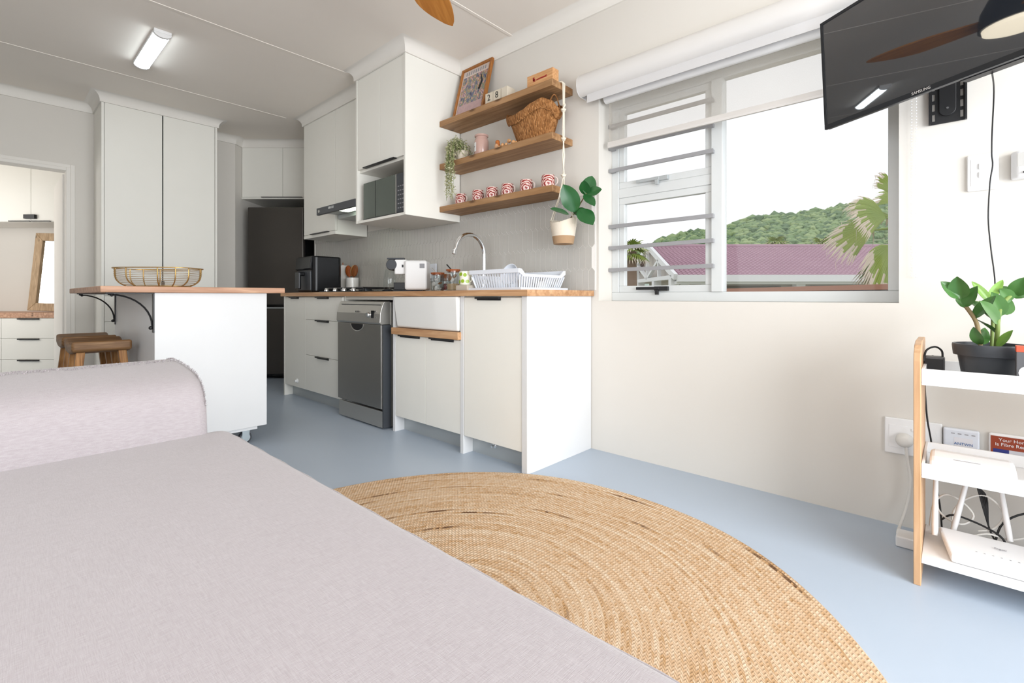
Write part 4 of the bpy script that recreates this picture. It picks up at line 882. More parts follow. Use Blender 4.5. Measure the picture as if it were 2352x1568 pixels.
# trailing plant
tpx = pY(1062, 2.27)[0]
tpn = thing('trailing_plant', 'trailing variegated plant spilling over the left end of the middle shelf', 'plant', (tpx, 2.27, SHZ[1]))
MB().lathe([(.035, 0), (.048, .07), (.045, .07), (.03, .01)], (tpx, 2.27, SHZ[1]), 20).build('pot', Mt['cotton'], tpn, smooth=40)
lvs = MB(); stm = MB(); rnd = random.Random(11)
def leaf_quad(mb, P, d, ln, w):
    d = Vector(d).normalized(); s = d.cross(Vector((rnd.uniform(-1, 1), rnd.uniform(-1, 1), rnd.uniform(-.3, 1)))); s = s.normalized() if s.length > .01 else Vector((1, 0, 0))
    P = Vector(P); a_ = P; b_ = P + d * ln * .5 + s * w; c_ = P + d * ln; e_ = P + d * ln * .5 - s * w; k_ = len(mb.v)
    mb.v += [tuple(a_), tuple(b_), tuple(c_), tuple(e_)]; mb.f += [(k_, k_ + 1, k_ + 2), (k_, k_ + 2, k_ + 3)]
for i in range(46):
    th = rnd.uniform(0, 2 * pi); out = rnd.uniform(.02, .075); up = rnd.uniform(.02, .10); drop = rnd.choice([.1, .14, .2, .26, .30, .33]) if i % 2 else rnd.uniform(0, .05)
    X0 = Vector((tpx, 2.25, SHZ[1] + .07)); dx, dy = cos(th) * out * 1.1, sin(th) * out
    if drop > .07: dy = -.07 - abs(dy) * .3; dx = dx * .6 - .012
    pts_ = [X0, X0 + Vector((dx * .5, dy * .5, up)), X0 + Vector((dx, dy, up * .6)), X0 + Vector((dx * 1.1 + rnd.uniform(-.012, .012), dy * 1.08, -drop * .5)), X0 + Vector((dx * 1.1 + rnd.uniform(-.02, .02), dy * 1.05, -drop - .02))]
    pts_ = [Vector((max(q_.x, -2.705), min(q_.y, WY - .015), q_.z if (q_.y < 2.19 or q_.z > SHZ[1] + .01) else SHZ[1] + .012)) for q_ in pts_]
    stm.tube(pts_, .0011, 4)
    for j in range(4):
        L = (pts_[j + 1] - pts_[j]).length; nn = max(3, int(L / .0085))
        for k in range(nn):
            P = pts_[j].lerp(pts_[j + 1], k / nn)
            leaf_quad(lvs, P, (rnd.uniform(-1, 1), rnd.uniform(-1, .6), rnd.uniform(-.9, .6)), rnd.uniform(.015, .026), .0042)
lvs.v = [(max(q_[0], -2.716), min(q_[1], WY - .008), q_[2]) for q_ in lvs.v]
stm.build('stems', Mt['stemg'], tpn); tag(lvs.build('small_leaves', Mt['trail'], tpn), kind='stuff')
# six mugs
Mm, t, p = nt('red_white_glaze'); p.inputs['Roughness'].default_value = .22
tcn = N(t, 'ShaderNodeTexCoord'); sp = N(t, 'ShaderNodeSeparateXYZ'); t.links.new(tcn.outputs['Object'], sp.inputs[0])
wv_ = N(t, 'ShaderNodeTexWave', wave_type='RINGS', rings_direction='SPHERICAL'); wv_.inputs['Scale'].default_value = 22; wv_.inputs['Distortion'].default_value = 5; wv_.inputs['Detail'].default_value = 1.5; wv_.inputs['Detail Scale'].default_value = 2.2
mpn = N(t, 'ShaderNodeMapping'); mpn.inputs['Location'].default_value = (-.022, .03, -.025); t.links.new(tcn.outputs['Object'], mpn.inputs[0]); t.links.new(mpn.outputs[0], wv_.inputs[0])
gt = N(t, 'ShaderNodeMath', operation='GREATER_THAN'); gt.inputs[1].default_value = .56; t.links.new(wv_.outputs[1], gt.inputs[0])
t.links.new(mixc(t, gt.outputs[0], (.76, .55, .50, 1), (.27, .02, .018, 1)), p.inputs['Base Color'])
Mt['mug'] = Mm
mlab = ['red and white patterned mug at the left end, behind trailing leaves', 'second red and white mug from the left on the lowest shelf', 'third red and white mug from the left on the lowest shelf', 'fourth red and white mug from the left on the lowest shelf', 'fifth red and white mug from the left, next to last', 'red and white mug at the right end, beside the hanging rope']
def mug0():
    m_ = thing('patterned_mug', mlab[0], 'mug', (0, 0, 0), 0, 'red and white mugs on the lowest shelf')
    MB().lathe([(.041, 0), (.044, .005), (.041, .055), (.039, .082), (.036, .083), (.038, .05), (.038, .008), (0.001, .007)], (0, 0, 0), 28, cap=False).build('cup', Mt['mug'], m_, local=True, smooth=40)
    MB().tube([(.039, .0, .068)] + [(.042 + .026 * sin(a_), 0, .042 + .026 * cos(a_)) for a_ in [pi * i / 10 for i in range(11)]] + [(.039, 0, .016)], .0045, 8).build('handle', mat('pink_white_glaze', (.70, .60, .56), .25), m_, local=True, smooth=50)
    return m_
mg = mug0()
for i, x_ in enumerate((1059, 1098, 1130, 1166, 1209, 1259)):
    o_ = mg if i == 0 else copy_tree(mg); o_['label'] = mlab[i]; o_.location = (pY(x_, 2.285)[0], 2.285, SHZ[2] + .0005)
    o_.rotation_euler = (0, 0, radians(4 * (i % 3) - 4))
# ------------------------------------------------------------------ leaf builder for the big-leaved plants
def leaf(parent, base, tip, nrm, width, m, fold=.18, curl=.12, name='leaf', blunt=.0):
    base = Vector(base); tip = Vector(tip); d = tip - base; L = d.length; d.normalize()
    nrm = Vector(nrm); nrm = (nrm - nrm.dot(d) * d).normalized(); s = d.cross(nrm); mb = MB(); nu, nv = 9, 6; v = []
    for side in (1, -1):
        st_ = len(mb.v)
        for i in range(nu + 1):
            t_ = i / nu; w = width * (2.02 * (t_ + .02) ** .62 * (1.0 - t_) ** .85 if not blunt else sin(pi * t_ ** .95) ** .7) + .0008
            for j in range(nv + 1):
                q = -1 + 2 * j / nv
                P = base + d * (L * t_) + s * (w * q) + nrm * (w * fold * abs(q) - L * curl * (t_ ** 2) + side * .0006 + .05 * w * sin(t_ * 9) * q)
                mb.v.append(tuple(P))
        mb.f += [(st_ + i * (nv + 1) + j, st_ + (i + 1) * (nv + 1) + j, st_ + (i + 1) * (nv + 1) + j + 1, st_ + i * (nv + 1) + j + 1) for i in range(nu) for j in range(nv)]
    return mb.build(name, Mt[m], parent, smooth=70)
# ------------------------------------------------------------------ hanging planter at the shelf end
HX, HY = -1.688, 2.29
hp = thing('hanging_planter', 'two-tone fabric planter hanging by cotton rope from the top shelf', 'planter', (-1.672, 2.268, 1.195))
PX, PY_ = -1.672, 2.268
def potf(t0, t1, inw=0):
    def fn(u_, v_):
        th = 2 * pi * u_; tt = t0 + (t1 - t0) * v_; c, s = cos(th), sin(th)
        rim_drop = .030 * max(0, -s) ** 1.5 * tt ** 4
        r_ = (.058 + .026 * tt - inw) * (1 - .10 * abs(s) * tt ** 3)
        return (PX + c * r_, min(PY_ + s * r_, WY - .012), 1.195 + tt * .148 - rim_drop)
    return fn
MB().grid(potf(.3, 1), 36, 8).grid(potf(.02, 1, .004), 36, 6).build('cotton_pot', Mt['cotton'], hp, smooth=60)
MB().grid(potf(0, .3), 36, 4).lathe([(.001, 0), (.058, 0)], (PX, PY_, 1.195), 36, cap=False).build('jute_base', Mt['jutepot'], hp, smooth=60)
MB().lathe([(.001, .0), (.072, 0)], (PX, PY_, 1.30), 24, cap=False).build('soil', Mt['soil'], hp)
for dx in (-.004, .004):
    MB().tube([(HX - .03, HY + dx * 2 - .006, 2.150), (HX - .006, HY + dx * 2, 2.152), (HX + .002, HY + dx * 2, 2.14), (HX + .001, HY + dx, 1.985), (HX + dx * .5, HY + dx, 1.84), (HX - dx * .8, HY - dx, 1.72), (HX + dx, HY, 1.60), (HX + dx, HY, 1.525)], .0042, 7).build('rope', Mt['rope'], hp, smooth=60)
for z_ in (1.985, 1.815, 1.60):
    k_ = MB().ball((HX, HY, z_), .011, 10, 6, 1.2, 1.1, 1.3).tube([(HX + .013 * cos(a_), HY + .012 * sin(a_), z_ + .006 * sin(2 * a_)) for a_ in [2 * pi * i / 12 for i in range(12)]], .0042, 6, closed=True)
    if z_ > 1.9: k_.tube([(HX, HY - .01, z_), (HX + .02, HY - .012, z_ + .022), (HX + .018, HY - .012, z_ + .03)], [.005, .005, .003], 6)
    k_.build('knot', Mt['rope'], hp, smooth=60)
for a_ in (pi * 1.0, pi * 1.08, -.15, -.05):
    r_ = .082; q = (PX + r_ * cos(a_) * .98, PY_ + r_ * sin(a_) * .98, 1.335)
    MB().tube([(HX, HY, 1.60), (HX * .75 + q[0] * .25, HY * .6 + q[1] * .4 - .006, 1.475), (q[0], q[1], q[2]), (q[0] * .995 + PX * .005, q[1], q[2] - .03)], .0032, 6).build('rope', Mt['rope'], hp, smooth=60)
st_top = pw(1347, 443, 2.70); st_bot = Vector((PX + .005, PY_, 1.30))
mid = st_bot.lerp(st_top, .5) + Vector((.004, 0, -.012))
MB().tube([st_bot, mid, st_top], [.0045, .004, .003], 8).tube([mid, pw(1330, 470, 2.72)], .003, 6).build('stem', Mt['stem'], hp, smooth=60)
MB().tube([(PX - .02, PY_, 1.30), (PX - .028, PY_ - .005, 1.33)], [.004, .003], 6).build('stub', Mt['stem'], hp)
TC = Vector((-.3, -.9, .35))
for (bx, by, tx, ty, zb, zt, w, nr2, cu) in (
        (1324, 487, 1294, 424, 2.71, 2.64, .052, (.55, -.8, .1), .05),
        (1307, 492, 1266, 476, 2.72, 2.66, .024, (.45, -.6, .65), .08),
        (1330, 480, 1362, 513, 2.70, 2.62, .046, (.6, -.7, .4), .08),
        (1316, 486, 1352, 488, 2.74, 2.70, .030, (.3, -.8, .5), .05),
        (1342, 446, 1366, 470, 2.70, 2.62, .028, (.7, -.6, .3), .08),
        (1346, 447, 1360, 403, 2.70, 2.71, .040, (.6, -.8, -.1), .04),
        (1347, 444, 1382, 434, 2.70, 2.66, .028, (.5, -.8, .3), .03),
        (1346, 449, 1341, 414, 2.71, 2.67, .032, (.2, -1, .1), .02)):
    leaf(hp, pw(bx, by, zb), pw(tx, ty, zt), nr2, w, 'leafd', .15, cu, blunt=.25)
# ------------------------------------------------------------------ ceiling lights and fan
cl = thing('ceiling_light', 'lit white LED batten light on the kitchen ceiling', 'ceiling light', (-4.08, .77, CE - .06))
Mt['led'] = mat('led_diffuser', (.86, .95, 1), .4, emit=14)
MB().box(-4.40, -3.76, .722, .818, CE - .02, CE - .0005).prism([(.77 + .050 * cos(a_), CE - .020 - .030 * sin(a_)) for a_ in [pi * i / 10 for i in range(11)]], 'x', -3.785, -3.76).prism([(.77 + .050 * cos(a_), CE - .020 - .030 * sin(a_)) for a_ in [pi * i / 10 for i in range(11)]], 'x', -4.40, -4.385).build('housing', Mt['plastic'], cl, bevel=.003)
MB().prism([(.77 + .045 * cos(a_), CE - .020 - .028 * sin(a_)) for a_ in [pi * i / 10 for i in range(11)]], 'x', -4.385, -3.785).build('diffuser', Mt['led'], cl, smooth=50)
fan = thing('ceiling_fan', 'ceiling fan with curved wooden blades and black motor', 'ceiling fan', (-1.515, 1.02, 2.17))
fc_ = Vector((-1.515, 1.02, 0))
MB().lathe([(.055, CE - .001), (.05, CE - .05), (.014, CE - .06), (.014, 2.40), (.11, 2.37), (.15, 2.30), (.16, 2.25), (.165, 2.205)], (fc_.x, fc_.y, 0), 32).build('motor', Mt['black'], fan, smooth=40)
Mt['fanlamp'] = mat('fan_lamp_diffuser', (.95, .85, .66), .5, emit=5)
MB().lathe([(.15, 2.205), (.147, 2.185), (.11, 2.172), (.0, 2.168)], (fc_.x, fc_.y, 0), 32, cap=False).build('lamp', Mt['fanlamp'], fan, smooth=60)
bl = MB(); n_ = 18; top_ = []
for i in range(n_ + 1):
    t_ = i / n_; r_ = .14 + .54 * t_
    lead = .050 + .010 * sin(pi * t_); trail_ = -.035 - .050 * sin(pi * t_ * .75)
    if t_ > .5: q_ = (t_ - .5) / .5; lead = lead * (1 - q_ ** 1.8) - .042 * q_ ** 1.6; trail_ = trail_ * (1 - .12 * q_ ** 6)
    if i == n_: lead -= .010; trail_ += .006; r_ += .004
    top_.append((r_, lead, trail_))
for zz in (.004, -.004):
    for r_, a_, b_ in top_:
        for w in (a_, b_): bl.v.append((r_, w, .088 + zz - w * .22))
m_ = 2 * (n_ + 1)
for i in range(n_):
    bl.f += [(2 * i, 2 * i + 1, 2 * i + 3, 2 * i + 2), (m_ + 2 * i, m_ + 2 * i + 2, m_ + 2 * i + 3, m_ + 2 * i + 1), (2 * i, 2 * i + 2, m_ + 2 * i + 2, m_ + 2 * i), (2 * i + 1, m_ + 2 * i + 1, m_ + 2 * i + 3, 2 * i + 3)]
bl.f += [(0, m_, m_ + 1, 1), (2 * n_, 2 * n_ + 1, m_ + 2 * n_ + 1, m_ + 2 * n_)]
b0_ = bl.build('blade', Mt['fan'], fan, local=True, smooth=40)
for k in range(3):
    o_ = b0_ if k == 0 else b0_.copy()
    if k: COL.objects.link(o_)
    o_.rotation_euler = (0, 0, radians(126.5 + 120 * k))
# ------------------------------------------------------------------ roller blind
Mt['blindcase'] = mat('shaded_blind_case', (.70, .68, .66), .4)  # white plastic darkened, the cassette's shade put into the colour
rb = thing('roller_blind', 'white cassette roller blind half lowered over the window', 'blind', (-.83, 2.38, 1.755))
VX0, VX1 = -1.60, -.06
cp = [(2.398, 2.185), (2.36, 2.185), (2.325, 2.172), (2.303, 2.145), (2.298, 2.11), (2.305, 2.078), (2.325, 2.055), (2.345, 2.05), (2.34, 2.062), (2.32, 2.082), (2.313, 2.11), (2.318, 2.14), (2.335, 2.162), (2.36, 2.173), (2.398, 2.173)]
MB().prism(cp, 'x', VX0, VX1).build('cassette', Mt['blindcase'], rb, smooth=40)
MB().prism(cp[:8] + [(2.398, 2.05)], 'x', VX0 - .006, VX0).prism(cp[:8] + [(2.398, 2.05)], 'x', VX1, VX1 + .006).build('end_cap', Mt['plastic'], rb, bevel=.002)
MB().lathe([(.036, VX0 + .05), (.036, VX1 - .05)], (0, 2.372, 2.085), 20, ax='x').build('roll', Mt['plasticb'], rb, smooth=40)
MB().box(VX0 + .045, VX1 - .045, 2.335, 2.339, 2.005, 2.075).build('inner_flap', mat('grey_blind_lining', (.62, .61, .61), .6), rb)
Mf, t, p = nt('sheer_blind_fabric'); t.nodes.remove(p); ob = t.nodes['Material Output']
df = N(t, 'ShaderNodeBsdfDiffuse'); df.inputs[0].default_value = (.80, .72, .64, 1); tl = N(t, 'ShaderNodeBsdfTranslucent'); tl.inputs[0].default_value = (.80, .75, .68, 1); tp_ = N(t, 'ShaderNodeBsdfTransparent')
tcn = N(t, 'ShaderNodeTexCoord'); ns = N(t, 'ShaderNodeTexNoise'); ns.inputs['Scale'].default_value = 400; t.links.new(tcn.outputs['Object'], ns.inputs[0])
rmx = N(t, 'ShaderNodeMapRange'); rmx.inputs[3].default_value = .52; rmx.inputs[4].default_value = .62; t.links.new(ns.outputs[0], rmx.inputs[0])
m1 = N(t, 'ShaderNodeMixShader'); m1.inputs[0].default_value = .6; t.links.new(df.outputs[0], m1.inputs[1]); t.links.new(tl.outputs[0], m1.inputs[2])
m2 = N(t, 'ShaderNodeMixShader'); t.links.new(rmx.outputs[0], m2.inputs[0]); t.links.new(m1.outputs[0], m2.inputs[1]); t.links.new(tp_.outputs[0], m2.inputs[2]); t.links.new(m2.outputs[0], ob.inputs[0])
MB().add([(-1.472, 2.44, 1.77), (-.172, 2.44, 1.77), (-.172, 2.44, 2.055), (-1.472, 2.44, 2.055)], [(0, 1, 2, 3)]).build('fabric', Mf, rb)
MB().lathe([(.030, -1.485), (.030, -.165)], (0, 2.425, 2.035), 16, ax='x').build('fabric_roll', Mt['plastic'], rb, smooth=40)
MB().prism([(2.434, 1.752), (2.446, 1.752), (2.448, 1.762), (2.444, 1.785), (2.436, 1.785), (2.432, 1.762)], 'x', -1.478, -.168).build('bottom_bar', mat('blind_bar', (.66, .63, .60), .4), rb)
chn = MB()
for k in range(95):
    for dx, off in ((0, 0), (.014, .004)): chn.ball((-.118 + dx, 2.388, 2.05 - k * .0115 - off), .0028, 5, 3)
tag(chn.build('bead_chain', Mt['plastic'], rb), kind='stuff')
# ------------------------------------------------------------------ television on its wall arm
YAW = radians(237.5); TLT = radians(3.25)
nh = Vector((cos(YAW), sin(YAW), 0)); tn = nh * cos(TLT) - U * sin(TLT); hx = Vector((-sin(YAW), cos(YAW), 0)); hx = hx if hx.x > 0 else -hx
tu = (U - U.dot(tn) * tn).normalized()
tl_ = pw(1883, 55, 1.96)
tvo = tl_ + hx * .365 - tu * .43
tv = thing('television', 'black flat-screen television on a wall arm, tilted down', 'television', tuple(tvo))
TM = facing(tvo, hx, tu)  # local x right, y up, z out of the screen
Mt['bezel'] = mat('tv_bezel', (.012, .014, .018), .3)
Mt['screen'] = mat('tv_screen', (.016, .020, .027), .02, spec=1.0, ior=1.75)
Mt['tvback'] = mat('tv_back', (.10, .10, .105), .5)
MB().box(-.365, .365, 0, .018, -.012, 0).box(-.365, .365, .418, .43, -.012, 0).box(-.365, -.353, .018, .418, -.012, 0).box(.353, .365, .018, .418, -.012, 0).xf(TM).build('bezel', Mt['bezel'], tv, bevel=.001)
MB().box(-.353, .353, .018, .418, -.010, -.002).xf(TM).build('screen', Mt['screen'], tv)
MB().prism([(.001, -.012), (.429, -.012), (.41, -.03), (.30, -.045), (.08, -.06), (.012, -.05), (.001, -.022)], 'x', -.362, .362).xf(TM).build('back_cover', Mt['tvback'], tv, bevel=.002)
MB().box(.10, .30, -.002, .012, -.056, -.02).xf(TM).build('speaker_vent', Mt['black'], tv)
MB().box(-.03, .03, .0, .002, -.006, -.001).xf(TM).build('sensor_strip', Mt['dark'], tv)
text('lettering', 'SAMSUNG', .013, TM @ Matrix.Translation((0.0, .0095, .0006)), Mt['caps'], tv)
# wall plate and arm
wm = thing('tv_wall_bracket', 'black perforated steel bracket on the wall behind the television', 'bracket', (-.015, 2.39, 1.53))
bx_a, bx_b, bz0, bz1 = -.068, .037, 1.532, 1.86
pl = MB().box(bx_a, bx_a + .006, 2.383, 2.3995, bz0, bz1).box(bx_b - .006, bx_b, 2.383, 2.3995, bz0, bz1)
for x_a, x_b in ((bx_a + .006, bx_a + .010), (bx_a + .018, bx_a + .026), (bx_b - .026, bx_b - .018), (bx_b - .010, bx_b - .006)): pl.box(x_a, x_b, 2.394, 2.3985, bz0, bz1)
for x_a, x_b in ((bx_a + .010, bx_a + .018), (bx_b - .018, bx_b - .010)):
    for k in range(9): pl.box(x_a, x_b, 2.394, 2.3985, bz0 + k * .038, bz0 + k * .038 + .012)
pl.box(bx_a + .026, bx_b - .026, 2.394, 2.3985, bz0, bz1)
pl.build('plate', Mt['black'], wm)
cxm = (bx_a + bx_b) / 2
pz = [(cxm + .024 * cos(a_), bz0 + .048 + .024 * sin(a_)) for a_ in [pi + pi * i / 10 for i in range(11)]] + [(cxm + .024, bz0 + .24), (cxm - .024, bz0 + .24)]
MB().prism(pz, 'y', 2.388, 2.396).build('raised_tongue', Mt['black'], wm, bevel=.002)
MB().lathe([(.004, 0), (.004, .003)], (cxm, 2.3855, bz0 + .052), 10, ax='y').build('screw', Mt['chrome'], wm)
bc = TM @ Vector((0.02, .215, -.05))
MB().tube([(cxm, 2.39, 1.79), (cxm + .10, 2.34, 1.79), tuple(bc)], .014, 8).box(cxm - .03, cxm + .03, 2.378, 2.392, 1.76, 1.82).build('arm', Mt['black'], wm, smooth=40)
# black cord from the television down to the shelf
pts = [pw(2279, 168, 1.46), pw(2283, 210, 1.56), pw(2279, 300, 1.64), pw(2278, 352, 1.655), pw(2280, 380, 1.655), pw(2274, 420, 1.66), pw(2270, 500, 1.665), pw(2276, 570, 1.665), pw(2285, 640, 1.665), pw(2286, 700, 1.665), pw(2290, 790, 1.66)]
def smoothp(pts, k=5):
    out = []; P = [Vector(p) for p in pts]
    for i in range(len(P) - 1):
        p0, p1, p2, p3 = P[max(i - 1, 0)], P[i], P[i + 1], P[min(i + 2, len(P) - 1)]
        for j in range(k):
            t_ = j / k; out.append(.5 * ((2 * p1) + (-p0 + p2) * t_ + (2 * p0 - 5 * p1 + 4 * p2 - p3) * t_ ** 2 + (-p0 + 3 * p1 - 3 * p2 + p3) * t_ ** 3))
    return out + [P[-1]]
def cable(name, lb, pts, r_, m_, **k):
    return tag(MB().tube(smoothp(pts), r_, 7).build(name, Mt[m_], None, smooth=60), lb, 'cable', **k)
cable('black_cable', 'thin black cord hanging from the television past the light switch', pts, .0022, 'black')
# switch plate, alarm sensor
sw = thing('light_switch', 'white double light switch plate to the right of the window', 'switch', (.077, WY - .01, 1.265))
MB().box(.036, .118, WY - .012, WY - .0005, 1.268, 1.398).build('plate', Mt['plastic'], sw, bevel=.009, bseg=3)
MB().box(.046, .108, WY - .0135, WY - .011, 1.285, 1.381).build('inner_plate', Mt['plastic'], sw, bevel=.002)
for z_ in (1.312, 1.342): MB().box(.066, .086, WY - .019, WY - .013, z_, z_ + .022).build('rocker', Mt['plastic'], sw, bevel=.003)
se = thing('motion_sensor', 'white motion sensor on the wall beside the light switch', 'sensor', (.18, WY - .03, 1.3))
MB().prism([(.147, WY - .0005), (.147, WY - .022), (.158, WY - .042), (.18, WY - .05), (.202, WY - .042), (.213, WY - .022), (.213, WY - .0005)], 'z', 1.292, 1.385).build('body', Mt['plastic'], se, bevel=.006, bseg=3)
MB().prism([(.152, WY - .02), (.16, WY - .0435), (.18, WY - .0518), (.2, WY - .0435), (.208, WY - .02)], 'z', 1.33, 1.375).build('lens', Mt['ceramic'], se, bevel=.002)
MB().lathe([(.003, 0), (.003, -.002)], (.175, WY - .05, 1.308), 10, ax='y').build('indicator', Mt['black'], se)
# ------------------------------------------------------------------ white and bamboo shelf unit under the television
su = thing('shelf_unit', 'white tray shelf unit with bamboo side panels under the television', 'shelf unit', (.2, 2.1, 0))
for X in (-.091, .50):
    sp_ = [(1.94, 0), (2.255, 0), (2.255, .735), (2.235, .748), (2.05, .748), (1.985, .738), (1.948, .715), (1.94, .69)]
    MB().prism(sp_, 'x', X, X + .018).build('side_panel', Mt['bamboo'], su, bevel=.002)
X0, X1 = -.0725, .4995
for zb, h in ((.618, .05), (.333, .045)):
    MB().box(X0, X1, 1.945, 2.25, zb, zb + .008).box(X0, X1, 1.945, 1.953, zb + .008, zb + h).box(X0, X1, 2.242, 2.25, zb + .008, zb + h).box(X0, X0 + .008, 1.953, 2.242, zb + .008, zb + h).box(X1 - .008, X1, 1.953, 2.242, zb + .008, zb + h).build('tray', Mt['plastic'], su, bevel=.0015)
MB().box(X0, X1, 1.945, 2.25, .07, .085).build('bottom_board', Mt['plastic'], su, bevel=.0015)
# rubber plant in a grey pot
RPX, RPY = .085, 2.085; RPZ = .6263
rp_ = thing('potted_rubber_plant', 'glossy green rubber plant in a charcoal pot on the shelf unit', 'potted plant', (RPX, RPY, RPZ))
MB().lathe([(.060, 0), (.064, .003), (.076, .082), (.086, .083), (.089, .112), (.088, .118), (.081, .118), (.079, .088), (.072, .086), (.001, .085)], (RPX, RPY, RPZ), 36, cap=False).build('pot', Mt['dark'], rp_, smooth=35)
MB().lathe([(.001, 0), (.078, 0)], (RPX, RPY, RPZ + .098), 24, cap=False).build('soil', Mt['soil'], rp_)
zc = 1.47
def rpw(x, y, dz=0): return pw(x, y, zc + dz)
sb1 = rpw(2252, 796); sb2 = rpw(2288, 796, .02)
MB().tube(smoothp([sb1, rpw(2248, 765), rpw(2240, 735), rpw(2218, 703)]), .0055, 8).build('stem', Mt['stem'], rp_, smooth=60)
MB().tube(smoothp([sb2, rpw(2291, 760, .0), rpw(2292, 735, .0), rpw(2300, 700, .02), rpw(2325, 675, .04)]), .006, 8).build('stem', Mt['stemg'], rp_, smooth=60)
MB().tube(smoothp([rpw(2278, 796, .04), rpw(2279, 765, .04), rpw(2280, 730, .04), rpw(2272, 690, .04)]), .0045, 8).build('stem', Mt['stemg'], rp_, smooth=60)
for (bx, by, tx, ty, dzb, dzt, w, nv_, cu, m_) in (
        (2206, 683, 2198, 636, 0, -.02, .034, (-.2, -1, .3), .04, 'leaf'),
        (2202, 683, 2163, 646, 0, .01, .026, (.3, -1, .5), .05, 'leaf'),
        (2217, 703, 2243, 657, 0, -.03, .024, (-.5, -1, .3), .05, 'leaf'),
        (2220, 706, 2196, 684, 0, .02, .018, (.2, -.8, .9), .05, 'leaf'),
        (2213, 690, 2215, 672, .01, .03, .014, (-.8, -.4, .4), .05, 'leaf'),
        (2238, 730, 2285, 678, 0, -.03, .025, (-.6, -.9, .5), .04, 'leaf'),
        (2274, 692, 2233, 646, .03, .05, .016, (-.2, -.7, .9), .03, 'leafl'),
        (2272, 686, 2304, 642, .03, .04, .016, (.3, -.9, .5), .03, 'leafl'),
        (2278, 726, 2226, 688, .04, .06, .022, (-.2, -.6, 1), .06, 'leaf'),
        (2281, 730, 2240, 690, .05, .07, .024, (-.2, -.5, 1), .06, 'leafl'),
        (2293, 740, 2258, 692, 0, -.06, .028, (.5, -1, .3), .06, 'leaf'),
        (2302, 724, 2280, 672, .02, -.02, .030, (.2, -1, .3), .03, 'leaf'),
        (2308, 722, 2312, 678, .03, .06, .028, (.5, -1, .2), .04, 'leaf'),
        (2322, 690, 2298, 664, .04, .02, .026, (-.1, -1, .4), .05, 'leaf'),
        (2326, 682, 2302, 656, .05, .08, .022, (.2, -.7, .7), .05, 'leaf'),
        (2328, 678, 2353, 637, .05, .02, .030, (.0, -1, .2), .03, 'leaf'),
        (2330, 684, 2372, 664, .04, .04, .024, (.1, -.8, .7), .05, 'leaf'),
        (2287, 765, 2246, 731, .02, .0, .020, (-.1, -.6, 1), .05, 'leaf'),
        (2250, 790, 2236, 752, -.02, -.05, .020, (-.3, -1, .2), .03, 'leaf'),
        (2256, 790, 2263, 752, .02, .05, .020, (.5, -1, .2), .03, 'leaf'),
        (2292, 796, 2325, 758, .0, -.03, .016, (-.6, -.8, .3), .03, 'leafl')):
    leaf(rp_, rpw(bx, by, dzb), rpw(tx, ty, dzt), nv_, w * .95, m_, .30, cu)
# black adapter
ad = thing('power_adapter', 'small black power adapter with a looped cord on the top tray', 'adapter', (-.045, 2.12, RPZ))
MB().box(-.072, -.02, 2.10, 2.155, RPZ + .0003, RPZ + .066).build('body', Mt['tvback'], ad, bevel=.006, bseg=3)
MB().box(-.070, -.024, 2.0985, 2.1005, RPZ + .004, RPZ + .060).build('face', Mt['black'], ad)
MB().tube(smoothp([(-.072, 2.10, RPZ + .05), (-.066, 2.105, RPZ + .085), (-.045, 2.12, RPZ + .098), (-.028, 2.13, RPZ + .085), (-.026, 2.13, RPZ + .062)]), .003, 7).build('cord', Mt['black'], ad, smooth=60)
# grey box with red lid band
gx0 = .131
gbx = thing('cardboard_box', 'grey box with an orange-red top edge behind the plant pot', 'box', (gx0 + .09, 1.975, RPZ))
MB().box(gx0, gx0 + .18, 1.957, 1.992, RPZ + .0003, RPZ + .108).build('box', Mt['tvback'], gbx, bevel=.001)
MB().box(gx0 - .0005, gx0 + .1805, 1.9565, 1.9925, RPZ + .108, RPZ + .125).build('lid_band', mat('orange_red_card', (.55, .09, .04), .5), gbx, bevel=.001)
MB().prism([(gx0 + .018 + .014 * cos(a_), RPZ + .05 + .018 * sin(a_)) for a_ in [2 * pi * i / 14 for i in range(14)]], 'y', 1.9562, 1.9569).build('white_print', Mt['plastic'], gbx)
# router in the middle tray and router with antennas on the bottom board
r1_ = thing('white_router', 'rounded white router lying in the middle tray', 'router', (.04, 2.03, .3415))
MB().prism([(1.965, .3415), (1.965, .372), (1.975, .385), (2.0, .393), (2.05, .398), (2.09, .394), (2.105, .38), (2.105, .3415)], 'x', -.055, .135).build('case', Mt['plastic'], r1_, bevel=.012, bseg=3)
MB().box(.0, .06, 1.992, 1.994, .3925, .3932).build('print', Mt['inkg'], r1_)
r2_ = thing('antenna_router', 'flat white router with three antennas on the bottom board', 'router', (.13, 2.05, .085))
MB().prism([(-.005, 1.975), (.30, 1.975), (.33, 2.13), (-.035, 2.13)], 'z', .0, .022).xf(Matrix.Translation((0, 0, .0)) @ Matrix(((1, 0, 0, 0), (0, 1, 0, 0), (0, .16, 1, .0855 - .16 * 1.975), (0, 0, 0, 1)))).build('case', Mt['plastic'], r2_, bevel=.006, bseg=3)
MB().prism([(.01, 2.0), (.28, 2.0), (.28, 2.12), (.01, 2.12)], 'z', .0852, .094).build('foot_block', Mt['plastic'], r2_)
text('lettering', 'Fngoti', .011, facing((.105, 2.07, .1262), (1, 0, 0), (0, 1, .16)), Mt['inkg'], r2_)
for k in range(7): MB().box(.05 + k * .018, .054 + k * .018, 2.028, 2.030, .1165, .1172).build('status_light', Mt['inkg'], r2_)
